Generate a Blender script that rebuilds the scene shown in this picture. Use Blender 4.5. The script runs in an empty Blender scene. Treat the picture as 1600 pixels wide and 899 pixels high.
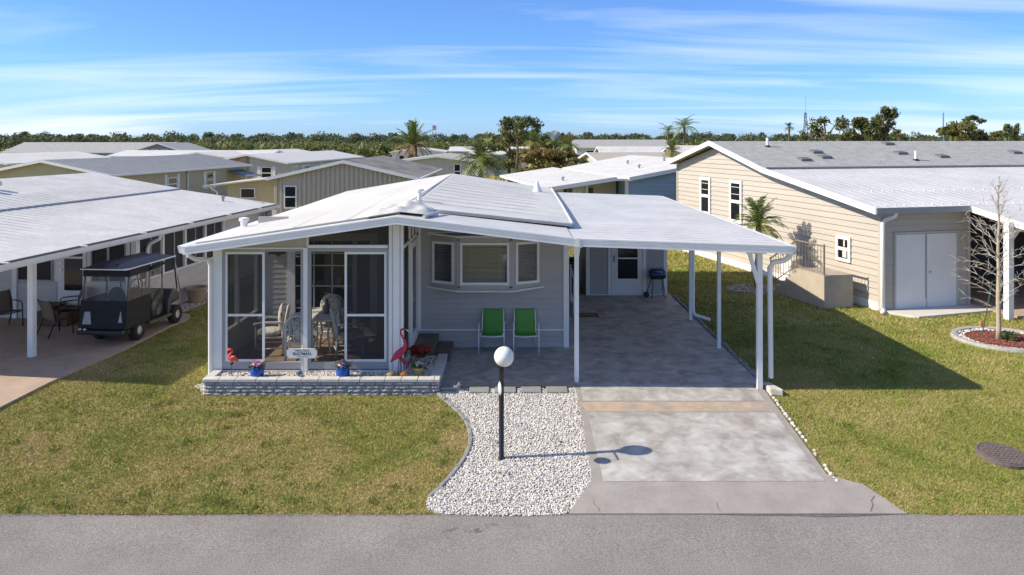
import bpy, math, random
import numpy as np
from mathutils import Vector, Matrix
R = math.radians
scene = bpy.context.scene
COL = scene.collection
random.seed(7)
rng = np.random.default_rng(7)

# ------------------------------------------------------------------ camera
F, HOR, CAMZ = 1200.0, 218.0, 4.6          # focal length and horizon in photo pixels, eye height
cam = bpy.data.cameras.new('camera')
cam.sensor_width = 36.0
cam.lens = 36.0 * F / 1600.0
cam.shift_y = -(449.5 - HOR) / 1600.0
cam.clip_start = 0.1
cam.clip_end = 6000
camo = bpy.data.objects.new('camera', cam)
COL.objects.link(camo)
camo.location = (0, 0, CAMZ)
camo.rotation_euler = (R(90), 0, 0)
scene.camera = camo
scene.render.resolution_x, scene.render.resolution_y = 1024, 575

# ------------------------------------------------------------------ light
FILL_CLOUD_OFF = (11.1, 6.1, 0.0)
SUN_TO = Vector((-2.10, -0.20, 1.55)).normalized()     # towards the sun
elev = math.asin(SUN_TO.z)
azim = math.atan2(SUN_TO.x, SUN_TO.y)
sun = bpy.data.lights.new('sun', 'SUN')
sun.energy = 3.75
sun.angle = R(0.53)
sun.color = (1.0, 0.90, 0.72)
suno = bpy.data.objects.new('sun', sun)
COL.objects.link(suno)
suno.location = (-40, -8, 40)
suno.rotation_euler = SUN_TO.to_track_quat('Z', 'Y').to_euler()

world = bpy.data.worlds.new('World')
scene.world = world
world.use_nodes = True
wn, wl = world.node_tree.nodes, world.node_tree.links
wn.clear()
wo = wn.new('ShaderNodeOutputWorld')
bg = wn.new('ShaderNodeBackground')
bg.inputs['Strength'].default_value = 0.135
sky = wn.new('ShaderNodeTexSky')
sky.sky_type = 'NISHITA'
sky.sun_disc = False
sky.sun_elevation = elev
sky.sun_rotation = azim
sky.altitude = 0
sky.air_density = 0.7
sky.dust_density = 0.4
sky.ozone_density = 2.0
# colour grade of the whole sky, the same in every direction (deeper blue away from the horizon)
SK_G, SK_K = (1.65, 1.15, 1.0), (0.118, 0.39, 0.79)
ssep = wn.new('ShaderNodeSeparateColor'); scmb = wn.new('ShaderNodeCombineColor')
wl.new(sky.outputs['Color'], ssep.inputs[0])
for i in range(3):
    pw = wn.new('ShaderNodeMath'); pw.operation = 'POWER'; pw.inputs[1].default_value = SK_G[i]
    ml_ = wn.new('ShaderNodeMath'); ml_.operation = 'MULTIPLY'; ml_.inputs[1].default_value = SK_K[i]
    wl.new(ssep.outputs[i], pw.inputs[0]); wl.new(pw.outputs[0], ml_.inputs[0]); wl.new(ml_.outputs[0], scmb.inputs[i])
hs = scmb
# thin cirrus, streaked, laid out on the cloud plane (direction / height)
tc = wn.new('ShaderNodeTexCoord')
sep = wn.new('ShaderNodeSeparateXYZ')
wl.new(tc.outputs['Generated'], sep.inputs[0])
def wm(op, a, b=None, c=None):
    n = wn.new('ShaderNodeMath'); n.operation = op
    for i, q in enumerate((a, b, c)):
        if q is None: continue
        if isinstance(q, (int, float)): n.inputs[i].default_value = q
        else: wl.new(q, n.inputs[i])
    return n.outputs[0]
zz = wm('MAXIMUM', sep.outputs['Z'], 0.0)
zc = wm('ADD', zz, 0.10)
ux = wm('DIVIDE', sep.outputs['X'], zc)
uy = wm('DIVIDE', sep.outputs['Y'], zc)
cmb = wn.new('ShaderNodeCombineXYZ')
wl.new(ux, cmb.inputs[0]); wl.new(uy, cmb.inputs[1])
mp = wn.new('ShaderNodeMapping')
mp.inputs['Rotation'].default_value = (0, 0, R(24))
mp.inputs['Scale'].default_value = (0.22, 0.85, 1)
mp.inputs['Location'].default_value = (1.0, 5.0, 0)
wl.new(cmb.outputs[0], mp.inputs['Vector'])
nz = wn.new('ShaderNodeTexNoise')
nz.inputs['Scale'].default_value = 1.1
nz.inputs['Detail'].default_value = 9
nz.inputs['Roughness'].default_value = 0.58
nz.inputs['Distortion'].default_value = 0.9
wl.new(mp.outputs[0], nz.inputs['Vector'])
# cover varies over larger distances; unseen cloud overhead is added for fill light
mp2 = wn.new('ShaderNodeMapping'); mp2.inputs['Location'].default_value = FILL_CLOUD_OFF
wl.new(cmb.outputs[0], mp2.inputs['Vector'])
nz2 = wn.new('ShaderNodeTexNoise'); nz2.inputs['Scale'].default_value = 0.23; nz2.inputs['Detail'].default_value = 2
wl.new(mp2.outputs[0], nz2.inputs['Vector'])
cov = wm('MULTIPLY_ADD', nz2.outputs['Fac'], 0.9, -0.45)
cr = wn.new('ShaderNodeValToRGB')
cr.color_ramp.elements[0].position = 0.44
cr.color_ramp.elements[0].color = (0, 0, 0, 1)
cr.color_ramp.elements[1].position = 0.86
cr.color_ramp.elements[1].color = (1, 1, 1, 1)
wl.new(wm('ADD', nz.outputs['Fac'], cov), cr.inputs[0])
cl = wm('MULTIPLY_ADD', cr.outputs[0], 0.56, 0.085)      # streaks over a thin even veil
mx = wn.new('ShaderNodeMix'); mx.data_type = 'RGBA'
wl.new(cl, mx.inputs['Factor'])
wl.new(hs.outputs[0], mx.inputs['A'])
mx.inputs['B'].default_value = (5.3, 5.4, 5.5, 1)
wl.new(mx.outputs['Result'], bg.inputs['Color'])
wl.new(bg.outputs[0], wo.inputs[0])

scene.view_settings.view_transform = 'Standard'
scene.view_settings.look = 'None'
scene.view_settings.exposure = 0.84
scene.view_settings.gamma = 1.0
scene.view_settings.use_curve_mapping = False
scene.render.engine = 'CYCLES'
scene.cycles.max_bounces = 8
scene.cycles.transparent_max_bounces = 24

# ------------------------------------------------------------------ terrain profile and pixel helpers
PROF = [(-2000, -0.52), (4.2, -0.52), (5.2, -0.52), (10.38, -0.47), (14.4, 0.0), (3000, 0.0)]
def gz(y):
    for (a, za), (b, zb) in zip(PROF, PROF[1:]):
        if y <= b:
            return za + (zb - za) * (y - a) / (b - a)
    return 0.0
def G(px, py):
    """photo pixel -> point on the ground"""
    z = 0.0
    for _ in range(40):
        Y = F * (CAMZ - z) / (py - HOR)
        z = gz(Y)
    return ((px - 800) / F * Y, Y)
def PX(px, Y): return (px - 800) / F * Y
def PZ(py, Y): return CAMZ - (py - HOR) / F * Y

# ------------------------------------------------------------------ materials
def mat(name, col, rough=0.6, col2=None, scale=6.0, lo=0.35, hi=0.65, bump=0.0, bscale=40.0, metal=0.0, spec=0.5,
        stretch=None, detail=4, obj=False, speck=None):
    m = bpy.data.materials.new(name); m.use_nodes = True
    N, L = m.node_tree.nodes, m.node_tree.links
    b = N['Principled BSDF']
    b.inputs['Base Color'].default_value = (*col, 1)
    b.inputs['Roughness'].default_value = rough
    b.inputs['Metallic'].default_value = metal
    b.inputs['Specular IOR Level'].default_value = spec
    t = N.new('ShaderNodeTexCoord')
    if obj: vec = t.outputs['Object']
    else:
        g = N.new('ShaderNodeNewGeometry'); vec = g.outputs['Position']
    if stretch:
        mpn = N.new('ShaderNodeMapping'); mpn.inputs['Scale'].default_value = stretch
        L.new(vec, mpn.inputs['Vector']); vec = mpn.outputs[0]
    if col2:
        n = N.new('ShaderNodeTexNoise'); n.inputs['Scale'].default_value = scale; n.inputs['Detail'].default_value = detail
        n.inputs['Roughness'].default_value = 0.6
        L.new(vec, n.inputs['Vector'])
        r = N.new('ShaderNodeValToRGB')
        r.color_ramp.elements[0].position = lo; r.color_ramp.elements[0].color = (*col, 1)
        r.color_ramp.elements[1].position = hi; r.color_ramp.elements[1].color = (*col2, 1)
        L.new(n.outputs['Fac'], r.inputs[0])
        out = r.outputs[0]
        if speck:
            sn = N.new('ShaderNodeTexNoise'); sn.inputs['Scale'].default_value = speck[0]; sn.inputs['Detail'].default_value = 2
            L.new(vec, sn.inputs['Vector'])
            mm = N.new('ShaderNodeMix'); mm.data_type = 'RGBA'; mm.blend_type = 'MULTIPLY'
            mm.inputs['Factor'].default_value = 1
            rr = N.new('ShaderNodeValToRGB')
            rr.color_ramp.elements[0].position = 0.3; rr.color_ramp.elements[0].color = (1 - speck[1],) * 3 + (1,)
            rr.color_ramp.elements[1].position = 0.7; rr.color_ramp.elements[1].color = (1 + speck[1],) * 3 + (1,)
            L.new(sn.outputs['Fac'], rr.inputs[0])
            L.new(out, mm.inputs['A']); L.new(rr.outputs[0], mm.inputs['B'])
            out = mm.outputs['Result']
        L.new(out, b.inputs['Base Color'])
    if bump:
        n2 = N.new('ShaderNodeTexNoise'); n2.inputs['Scale'].default_value = bscale; n2.inputs['Detail'].default_value = 5
        L.new(vec, n2.inputs['Vector'])
        bp = N.new('ShaderNodeBump'); bp.inputs['Strength'].default_value = bump; bp.inputs['Distance'].default_value = 0.02
        L.new(n2.outputs['Fac'], bp.inputs['Height']); L.new(bp.outputs[0], b.inputs['Normal'])
    return m

def see_through(name, col, opacity, gloss=0.0, rough=0.05):
    """thin sheet: transparent mixed with a diffuse weave or a glossy pane"""
    m = bpy.data.materials.new(name); m.use_nodes = True
    N, L = m.node_tree.nodes, m.node_tree.links
    N.clear()
    o = N.new('ShaderNodeOutputMaterial')
    t = N.new('ShaderNodeBsdfTransparent')
    d = N.new('ShaderNodeBsdfDiffuse'); d.inputs[0].default_value = (*col, 1)
    mx = N.new('ShaderNodeMixShader'); mx.inputs[0].default_value = opacity
    L.new(t.outputs[0], mx.inputs[1]); L.new(d.outputs[0], mx.inputs[2])
    out = mx.outputs[0]
    if gloss:
        g = N.new('ShaderNodeBsdfGlossy'); g.inputs['Roughness'].default_value = rough
        lw = N.new('ShaderNodeLayerWeight'); lw.inputs[0].default_value = gloss
        m2 = N.new('ShaderNodeMixShader')
        L.new(lw.outputs['Fresnel'], m2.inputs[0]); L.new(out, m2.inputs[1]); L.new(g.outputs[0], m2.inputs[2])
        out = m2.outputs[0]
    L.new(out, o.inputs[0])
    return m

M = {}
M['white'] = mat('white_paint', (.82, .815, .80), .45, (.76, .76, .75), 3, bump=.03, bscale=30)
M['white_alu'] = mat('white_aluminium', (.80, .80, .79), .38, (.73, .735, .735), 2.0)
M['roof_white'] = mat('white_roof_coating', (.60, .595, .58), .6, (.50, .495, .48), 1.3, bump=.08, bscale=9, speck=(7, .07), detail=9)
M['roof_membrane'] = mat('roof_membrane', (.62, .612, .59), .55, (.49, .485, .465), .9, lo=.3, hi=.7, bump=.3, bscale=4, speck=(9, .09), detail=9)
M['roof_cream'] = mat('roof_membrane_cream', (.64, .62, .57), .55, (.56, .545, .505), .9, bump=.2, bscale=4, stretch=(1, .25, 1))
M['pan_roof'] = mat('pan_roof', (.62, .615, .605), .45, (.53, .525, .515), .8, speck=(6, .06), detail=9)
M['taupe'] = mat('taupe_siding', (.44, .415, .40), .55, (.40, .378, .365), 2.5, bump=.06, bscale=60, stretch=(.3, .3, 3))
M['beige'] = mat('beige_siding', (.475, .43, .375), .55, (.435, .392, .34), 1.4, bump=.06, bscale=50, stretch=(.3, .3, 3))
M['stucco'] = mat('stucco', (.43, .37, .29), .9, (.36, .31, .245), 2.2, bump=.3, bscale=60)
M['asphalt'] = mat('asphalt', (.20, .185, .176), .9, (.275, .254, .242), .8, lo=.3, hi=.7, bump=.45, bscale=120, speck=(55, .38), detail=9)
M['concrete_border'] = mat('concrete_border', (.335, .308, .288), .85, (.275, .252, .236), 2.6, bump=.12, bscale=60, speck=(60, .12))
M['concrete_tan'] = mat('concrete_tan', (.46, .35, .255), .85, (.30, .27, .245), 4.0, bump=.12, bscale=60, speck=(60, .12))
M['concrete_pale'] = mat('concrete_pale', (.60, .57, .53), .85, (.52, .5, .47), 3, bump=.08)
M['patio_tan'] = mat('patio_tan', (.44, .335, .25), .85, (.36, .275, .21), 2.5, bump=.12, bscale=90, speck=(90, .15))
M['paver'] = mat('paver_stone', (.27, .275, .26), .85, (.22, .225, .215), 8, bump=.2, bscale=90)
M['soil'] = mat('soil', (.12, .085, .055), .95, (.19, .14, .09), 12, bump=.4)
M['block'] = mat('split_block', (.42, .425, .44), .85, (.30, .305, .325), 14, bump=.7, bscale=55)
M['block_cap'] = mat('block_cap', (.60, .585, .56), .85, (.5, .49, .475), 10, bump=.3, bscale=60)
M['edging'] = mat('edging_block', (.30, .30, .30), .9, (.20, .20, .205), 10, bump=.5, bscale=50)
M['stone_white'] = mat('white_stone', (.66, .61, .55), .85, (.46, .41, .36), 9, bump=.3)
M['black'] = mat('black_plastic', (.018, .018, .02), .45)
M['black_metal'] = mat('black_metal', (.016, .015, .016), .35)
M['dark_pane'] = mat('dark_glass', (.012, .013, .015), .06, spec=.5)
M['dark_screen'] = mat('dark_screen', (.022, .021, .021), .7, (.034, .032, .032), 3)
M['grey_frame'] = mat('grey_frame', (.34, .345, .36), .45)
M['steel'] = mat('steel', (.55, .55, .56), .25, metal=1.0)
M['globe'] = mat('globe_glass', (.80, .79, .76), .25)
M['green_sling'] = mat('green_sling', (.105, .34, .06), .75, (.09, .30, .05), 60, bump=.1, bscale=300)
M['brown_sling'] = mat('brown_sling', (.20, .14, .10), .8, (.16, .115, .085), 60)
M['wood_brown'] = mat('brown_wood', (.135, .075, .04), .6, (.095, .052, .028), 9, stretch=(1, 8, 1))
M['slate_tile'] = mat('brown_tile', (.17, .145, .12), .6, (.115, .10, .088), 4, bump=.1)
M['porch_floor'] = mat('porch_floor', (.30, .22, .15), .7, (.24, .175, .115), 4)
M['rattan'] = mat('white_rattan', (.80, .79, .76), .6, (.72, .71, .68), 30, bump=.2, bscale=150)
M['floral'] = mat('floral_cushion', (.62, .58, .52), .85, (.16, .15, .14), 16, lo=.52, hi=.60, obj=True)
M['pink'] = mat('flamingo_pink', (.50, .02, .085), .4, (.38, .015, .065), 12)
M['coral'] = mat('flamingo_coral', (.68, .10, .085), .45, (.55, .075, .065), 12)
M['orange'] = mat('orange_clay', (.52, .21, .055), .7, (.42, .16, .04), 10)
M['cobalt'] = mat('cobalt_glaze', (.008, .075, .36), .12)
M['yellow_pot'] = mat('yellow_pot', (.58, .43, .14), .5)
M['tan_pot'] = mat('tan_pot', (.36, .285, .215), .7, (.30, .24, .18), 5)
M['leaf'] = mat('leaf_green', (.07, .15, .028), .6, (.12, .21, .05), 25)
M['petal_purple'] = mat('petal_purple', (.30, .12, .34), .6)
M['petal_pink'] = mat('petal_pink', (.60, .28, .36), .6)
M['petal_white'] = mat('petal_white', (.68, .62, .56), .6)
M['poinsettia'] = mat('poinsettia_red', (.28, .01, .012), .6, (.20, .008, .01), 30)
M['grill_blue'] = mat('grill_blue', (.008, .045, .12), .3)
M['doormat'] = mat('doormat', (.20, .10, .04), .95, (.08, .045, .025), 9, lo=.45, hi=.55)
M['cloth_black'] = mat('black_fabric', (.009, .0095, .011), .8, (.015, .016, .018), 7, bump=.3, bscale=12)
M['roof_vinyl'] = mat('cart_roof', (.055, .058, .068), .5, (.04, .042, .05), 4)
M['cart_grey'] = mat('cart_paint', (.05, .052, .058), .25)
M['tyre'] = mat('tyre_rubber', (.018, .018, .018), .85)
M['rim'] = mat('alloy_rim', (.66, .66, .66), .35, metal=.2)
M['vinyl'] = see_through('clear_vinyl', (.36, .36, .35), .10, .25, .08)
M['glass'] = see_through('window_glass', (.1, .11, .11), .04, .42, .02)
M['screen'] = see_through('insect_screen', (.05, .05, .05), .80)
M['screen_light'] = see_through('insect_screen_thin', (.06, .06, .06), .26)
M['blind'] = mat('blind_slat', (.62, .61, .56), .6)
M['ink'] = mat('sign_ink', (.03, .03, .035), .6)
M['sign'] = mat('sign_board', (.74, .75, .76), .4)
M['manhole'] = mat('cast_iron', (.175, .138, .122), .75, (.115, .09, .08), 20, bump=.5, bscale=70)
M['mulch'] = mat('red_mulch', (.21, .065, .045), .9, (.13, .045, .032), 30)
M['bark'] = mat('pale_bark', (.50, .41, .32), .85, (.36, .29, .22), 20, bump=.4, bscale=60)
M['bark_grey'] = mat('twig_bark', (.56, .51, .46), .85, (.44, .40, .35), 20)
M['palm_trunk'] = mat('palm_trunk', (.155, .115, .08), .9, (.10, .072, .05), 12, bump=.6, bscale=30)
M['frond'] = mat('palm_frond', (.11, .165, .04), .5, (.19, .22, .06), 3)
M['frond_yellow'] = mat('palm_frond_yellow', (.28, .23, .05), .55, (.18, .19, .045), 4)
M['frond_dry'] = mat('palm_frond_dry', (.27, .18, .09), .7, (.2, .135, .07), 4)
M['shingle'] = mat('grey_shingle', (.36, .365, .36), .9, (.27, .275, .275), 5, bump=.3, bscale=30, speck=(22, .16), stretch=(.5, 1, 1))
M['metal_roof_grey'] = mat('grey_metal_roof', (.30, .305, .315), .5, (.26, .265, .275), 1.2)
M['roof_stained'] = mat('stained_roof', (.235, .22, .205), .8, (.13, .12, .11), 1.0, stretch=(1, .35, 1))
M['board_tan'] = mat('tan_board', (.52, .455, .36), .6, (.47, .41, .325), 4, stretch=(4, 4, .4))
M['cream'] = mat('cream_wall', (.52, .44, .28), .7, (.47, .395, .25), 3)
M['cream_pale'] = mat('pale_wall', (.50, .47, .41), .7, (.45, .425, .37), 3)
M['brick'] = mat('brick_wall', (.36, .17, .10), .85, (.45, .31, .22), 5, lo=.4, hi=.6)
M['blue_siding'] = mat('blue_siding', (.30, .42, .53), .55, (.27, .385, .49), 2, stretch=(.3, .3, 3))
M['pale_blue'] = mat('pale_blue_wall', (.50, .55, .61), .6, (.44, .49, .55), 3)
M['blue_grey'] = mat('blue_grey_wall', (.235, .26, .30), .7, (.20, .225, .26), 3)
M['awning'] = mat('grey_awning', (.16, .175, .195), .6)
M['white_far'] = mat('far_white_wall', (.62, .64, .67), .6)
M['tan_roof'] = mat('tan_roof', (.42, .385, .33), .7, (.36, .33, .285), 1.0)
M['rail'] = mat('bronze_rail', (.20, .165, .13), .5)
M['door_white'] = mat('door_white', (.74, .74, .735), .4, (.70, .70, .70), 2)

def leafy(name, c1, c2, scale=.35, trans=.4):
    """leaf material: patchy colour from place, with some light through the leaf"""
    m = mat(name, c1, .6, c2, scale, lo=.3, hi=.7, detail=6)
    N, L = m.node_tree.nodes, m.node_tree.links
    b = N['Principled BSDF']; o = N['Material Output']
    t = N.new('ShaderNodeBsdfTranslucent')
    src = b.inputs['Base Color'].links[0].from_socket
    L.new(src, t.inputs[0])
    mxs = N.new('ShaderNodeMixShader'); mxs.inputs[0].default_value = trans
    L.new(b.outputs[0], mxs.inputs[1]); L.new(t.outputs[0], mxs.inputs[2])
    L.new(mxs.outputs[0], o.inputs[0])
    return m
M['wood_far'] = leafy('woodland', (.075, .10, .045), (.115, .135, .06), .05)
M['wood_far_light'] = leafy('scrub', (.12, .155, .04), (.19, .20, .065), .08)
M['pine'] = leafy('pine_needles', (.10, .13, .045), (.17, .18, .065), .6)
M['olive'] = leafy('olive_leaves', (.12, .13, .035), (.2, .19, .06), .5)
M['rust'] = leafy('rusty_leaves', (.24, .16, .045), (.16, .15, .045), .5)
M['dark_leaf'] = leafy('dark_leaves', (.07, .09, .025), (.15, .15, .045), .8)

# stained concrete: mottled swirls of pale and brownish grey
def stained():
    m = mat('stained_concrete', (.5, .5, .48), .75)
    N, L = m.node_tree.nodes, m.node_tree.links
    b = N['Principled BSDF']
    g = N.new('ShaderNodeNewGeometry')
    n1 = N.new('ShaderNodeTexNoise'); n1.inputs['Scale'].default_value = 2.3; n1.inputs['Detail'].default_value = 7
    n1.inputs['Distortion'].default_value = .45; n1.inputs['Roughness'].default_value = .62
    n2 = N.new('ShaderNodeTexNoise'); n2.inputs['Scale'].default_value = 4.5; n2.inputs['Detail'].default_value = 6
    n2.inputs['Distortion'].default_value = .7
    for n in (n1, n2): L.new(g.outputs['Position'], n.inputs['Vector'])
    r1 = N.new('ShaderNodeValToRGB')
    e = r1.color_ramp.elements
    e[0].position = .36; e[0].color = (.30, .275, .255, 1)
    e[1].position = .68; e[1].color = (.50, .50, .487, 1)
    k = e.new(.5); k.color = (.40, .385, .368, 1)
    r2 = N.new('ShaderNodeValToRGB')
    r2.color_ramp.elements[0].position = .35; r2.color_ramp.elements[0].color = (.84, .83, .82, 1)
    r2.color_ramp.elements[1].position = .65; r2.color_ramp.elements[1].color = (1.08, 1.08, 1.08, 1)
    L.new(n1.outputs['Fac'], r1.inputs[0]); L.new(n2.outputs['Fac'], r2.inputs[0])
    mm = N.new('ShaderNodeMix'); mm.data_type = 'RGBA'; mm.blend_type = 'MULTIPLY'; mm.inputs['Factor'].default_value = 1
    L.new(r1.outputs[0], mm.inputs['A']); L.new(r2.outputs[0], mm.inputs['B'])
    L.new(mm.outputs['Result'], b.inputs['Base Color'])
    n3 = N.new('ShaderNodeTexNoise'); n3.inputs['Scale'].default_value = 70
    bp = N.new('ShaderNodeBump'); bp.inputs['Strength'].default_value = .1; bp.inputs['Distance'].default_value = .01
    L.new(g.outputs['Position'], n3.inputs['Vector']); L.new(n3.outputs['Fac'], bp.inputs['Height']); L.new(bp.outputs[0], b.inputs['Normal'])
    return m
M['stained'] = stained()

def grass_mat(name, blades):
    m = mat(name, (.1, .1, .03), .8, spec=.2)
    N, L = m.node_tree.nodes, m.node_tree.links
    b = N['Principled BSDF']
    g = N.new('ShaderNodeNewGeometry')
    big = N.new('ShaderNodeTexNoise'); big.inputs['Scale'].default_value = .55; big.inputs['Detail'].default_value = 8
    big.inputs['Roughness'].default_value = .75; big.inputs['Distortion'].default_value = .8
    fine = N.new('ShaderNodeTexNoise'); fine.inputs['Scale'].default_value = 26 if blades else 14; fine.inputs['Detail'].default_value = 3
    for n in (big, fine): L.new(g.outputs['Position'], n.inputs['Vector'])
    a = N.new('ShaderNodeMath'); a.operation = 'MULTIPLY_ADD'; a.inputs[1].default_value = .55
    L.new(fine.outputs['Fac'], a.inputs[0])
    s = N.new('ShaderNodeMath'); s.operation = 'SUBTRACT'; s.inputs[1].default_value = .275
    L.new(big.outputs['Fac'], s.inputs[0]); L.new(s.outputs[0], a.inputs[2])
    r = N.new('ShaderNodeValToRGB'); e = r.color_ramp.elements
    e[0].position = .28; e[0].color = (.17, .215, .042, 1)
    e[1].position = .74; e[1].color = (.50, .385, .20, 1)
    k = e.new(.46); k.color = (.31, .305, .085, 1)
    k = e.new(.58); k.color = (.41, .345, .135, 1)
    L.new(a.outputs[0], r.inputs[0])
    if blades:
        at = N.new('ShaderNodeAttribute'); at.attribute_name = 'tint'
        mm = N.new('ShaderNodeMix'); mm.data_type = 'RGBA'; mm.blend_type = 'MULTIPLY'; mm.inputs['Factor'].default_value = 1
        L.new(r.outputs[0], mm.inputs['A']); L.new(at.outputs['Color'], mm.inputs['B'])
        L.new(mm.outputs['Result'], b.inputs['Base Color'])
    else:
        L.new(r.outputs[0], b.inputs['Base Color'])
        n3 = N.new('ShaderNodeTexNoise'); n3.inputs['Scale'].default_value = 45; n3.inputs['Detail'].default_value = 6
        bp = N.new('ShaderNodeBump'); bp.inputs['Strength'].default_value = .9; bp.inputs['Distance'].default_value = .05
        L.new(g.outputs['Position'], n3.inputs['Vector']); L.new(n3.outputs['Fac'], bp.inputs['Height']); L.new(bp.outputs[0], b.inputs['Normal'])
    return m
M['lawn'] = grass_mat('lawn_ground', False)
M['grass'] = grass_mat('grass_blades', True)
def pebble_mat(name, cs):
    m = mat(name, cs[0], .8)
    N, L = m.node_tree.nodes, m.node_tree.links
    at = N.new('ShaderNodeAttribute'); at.attribute_name = 'tint'
    L.new(at.outputs['Color'], N['Principled BSDF'].inputs['Base Color'])
    return m
M['pebble'] = pebble_mat('white_pebbles', [(.7, .68, .65)])

# ------------------------------------------------------------------ mesh builder and objects
FRAME = {}
def put(o, parent):
    COL.objects.link(o)
    if parent is not None:
        o.parent = parent
        FRAME[o.name] = FRAME.get(parent.name)
    return o
def thing(name, label, cat, loc=(0, 0, 0), rotz=0.0, group=None):
    o = bpy.data.objects.new(name, None)
    o.empty_display_size = .2
    COL.objects.link(o)
    o.location = loc; o.rotation_euler = (0, 0, rotz)
    FRAME[o.name] = (Vector(loc), rotz)
    tag(o, label, cat, group)
    return o
def tag(o, label, cat, group=None):
    o['label'] = label; o['category'] = cat
    if group: o['group'] = group
    return o
def stuff(o): o['kind'] = 'stuff'; return o
def structure(o): o['kind'] = 'structure'; return o

class MB:
    def __init__(s): s.v = []; s.f = []
    def add(s, vs, fs):
        n = len(s.v); s.v += [tuple(p) for p in vs]; s.f += [tuple(i + n for i in f) for f in fs]; return s
    def box(s, x0, y0, z0, x1, y1, z1):
        x0, x1 = min(x0, x1), max(x0, x1); y0, y1 = min(y0, y1), max(y0, y1); z0, z1 = min(z0, z1), max(z0, z1)
        return s.add([(x0, y0, z0), (x1, y0, z0), (x1, y1, z0), (x0, y1, z0), (x0, y0, z1), (x1, y0, z1), (x1, y1, z1), (x0, y1, z1)],
                     [(0, 3, 2, 1), (4, 5, 6, 7), (0, 1, 5, 4), (1, 2, 6, 5), (2, 3, 7, 6), (3, 0, 4, 7)])
    def ext(s, pts, d):
        """extrude a polygon (3-D points) by the vector d"""
        n = len(pts); d = Vector(d)
        a = [Vector(p) for p in pts]; b = [p + d for p in a]
        nr = Vector((0, 0, 0))
        for i in range(n): nr += a[i].cross(a[(i + 1) % n])
        fl = nr.dot(d) > 0
        fs = [tuple(range(n)) if not fl else tuple(range(n))[::-1], tuple(range(n, 2 * n))[::-1] if not fl else tuple(range(n, 2 * n))]
        for i in range(n):
            j = (i + 1) % n
            q = (i, j, n + j, n + i)
            fs.append(q if fl else q[::-1])
        return s.add(a + b, fs)
    def plate(s, quad, t):
        """a sheet with thickness t downwards"""
        return s.ext(quad, (0, 0, -t))
    def tube(s, pts, r, n=8, caps=True):
        pts = [Vector(p) for p in pts]
        rs = r if isinstance(r, (list, tuple)) else [r] * len(pts)
        vs = []; up = None
        for i, p in enumerate(pts):
            t = (pts[min(i + 1, len(pts) - 1)] - pts[max(i - 1, 0)]).normalized()
            if up is None:
                up = Vector((0, 0, 1)) if abs(t.z) < .9 else Vector((1, 0, 0))
            a = t.cross(up)
            if a.length < 1e-6: a = t.cross(Vector((0, 1, 0)))
            a.normalize(); b = a.cross(t).normalized(); up = b
            for k in range(n):
                an = 2 * math.pi * k / n
                vs.append(p + (a * math.cos(an) + b * math.sin(an)) * rs[i])
        fs = []
        for i in range(len(pts) - 1):
            for k in range(n):
                fs.append((i * n + k, i * n + (k + 1) % n, (i + 1) * n + (k + 1) % n, (i + 1) * n + k))
        if caps:
            fs.append(tuple(range(n))[::-1]); m = (len(pts) - 1) * n; fs.append(tuple(range(m, m + n)))
        return s.add(vs, fs)
    def bar(s, a, b, w, h=None):
        """rectangular bar from a to b"""
        h = h or w
        a, b = Vector(a), Vector(b); t = (b - a).normalized()
        u = Vector((0, 0, 1)) if abs(t.z) < .95 else Vector((0, 1, 0))
        x = t.cross(u).normalized() * w / 2; y = x.cross(t).normalized() * h / 2
        q = [a - x - y, a + x - y, a + x + y, a - x + y]
        return s.ext(q, b - a)
    def lathe(s, prof, c=(0, 0, 0), n=20, cap=True):
        vs = []; fs = []
        for r, z in prof:
            for k in range(n):
                an = 2 * math.pi * k / n
                vs.append((c[0] + r * math.cos(an), c[1] + r * math.sin(an), c[2] + z))
        for i in range(len(prof) - 1):
            for k in range(n):
                fs.append((i * n + k, i * n + (k + 1) % n, (i + 1) * n + (k + 1) % n, (i + 1) * n + k))
        if cap:
            fs.append(tuple(range(n))[::-1]); m = (len(prof) - 1) * n; fs.append(tuple(range(m, m + n)))
        return s.add(vs, fs)
    def ball(s, c, r, n=14, m=9, jit=0.0):
        rx, ry, rz = r if isinstance(r, (tuple, list)) else (r, r, r)
        vs = [(c[0], c[1], c[2] - rz)]; fs = []
        for i in range(1, m):
            th = -math.pi / 2 + math.pi * i / m
            for k in range(n):
                an = 2 * math.pi * k / n; q = 1 + random.uniform(-jit, jit)
                vs.append((c[0] + q * rx * math.cos(th) * math.cos(an), c[1] + q * ry * math.cos(th) * math.sin(an), c[2] + q * rz * math.sin(th)))
        vs.append((c[0], c[1], c[2] + rz))
        for k in range(n): fs.append((0, 1 + (k + 1) % n, 1 + k))
        for i in range(m - 2):
            for k in range(n):
                a = 1 + i * n + k; b = 1 + i * n + (k + 1) % n
                fs.append((a, b, b + n, a + n))
        t = len(vs) - 1; o = 1 + (m - 2) * n
        for k in range(n): fs.append((o + k, o + (k + 1) % n, t))
        return s.add(vs, fs)
    def mesh(s, name, m, fr=None, smooth=False):
        vs = s.v
        if fr:
            loc, rz = fr; c, q = math.cos(-rz), math.sin(-rz)
            vs = []
            for x, y, z in s.v:
                x -= loc.x; y -= loc.y
                vs.append((c * x - q * y, q * x + c * y, z - loc.z))
        me = bpy.data.meshes.new(name); me.from_pydata(vs, [], s.f); me.update()
        if m is not None: me.materials.append(M[m] if isinstance(m, str) else m)
        if smooth:
            for p in me.polygons: p.use_smooth = True
        return me
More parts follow.
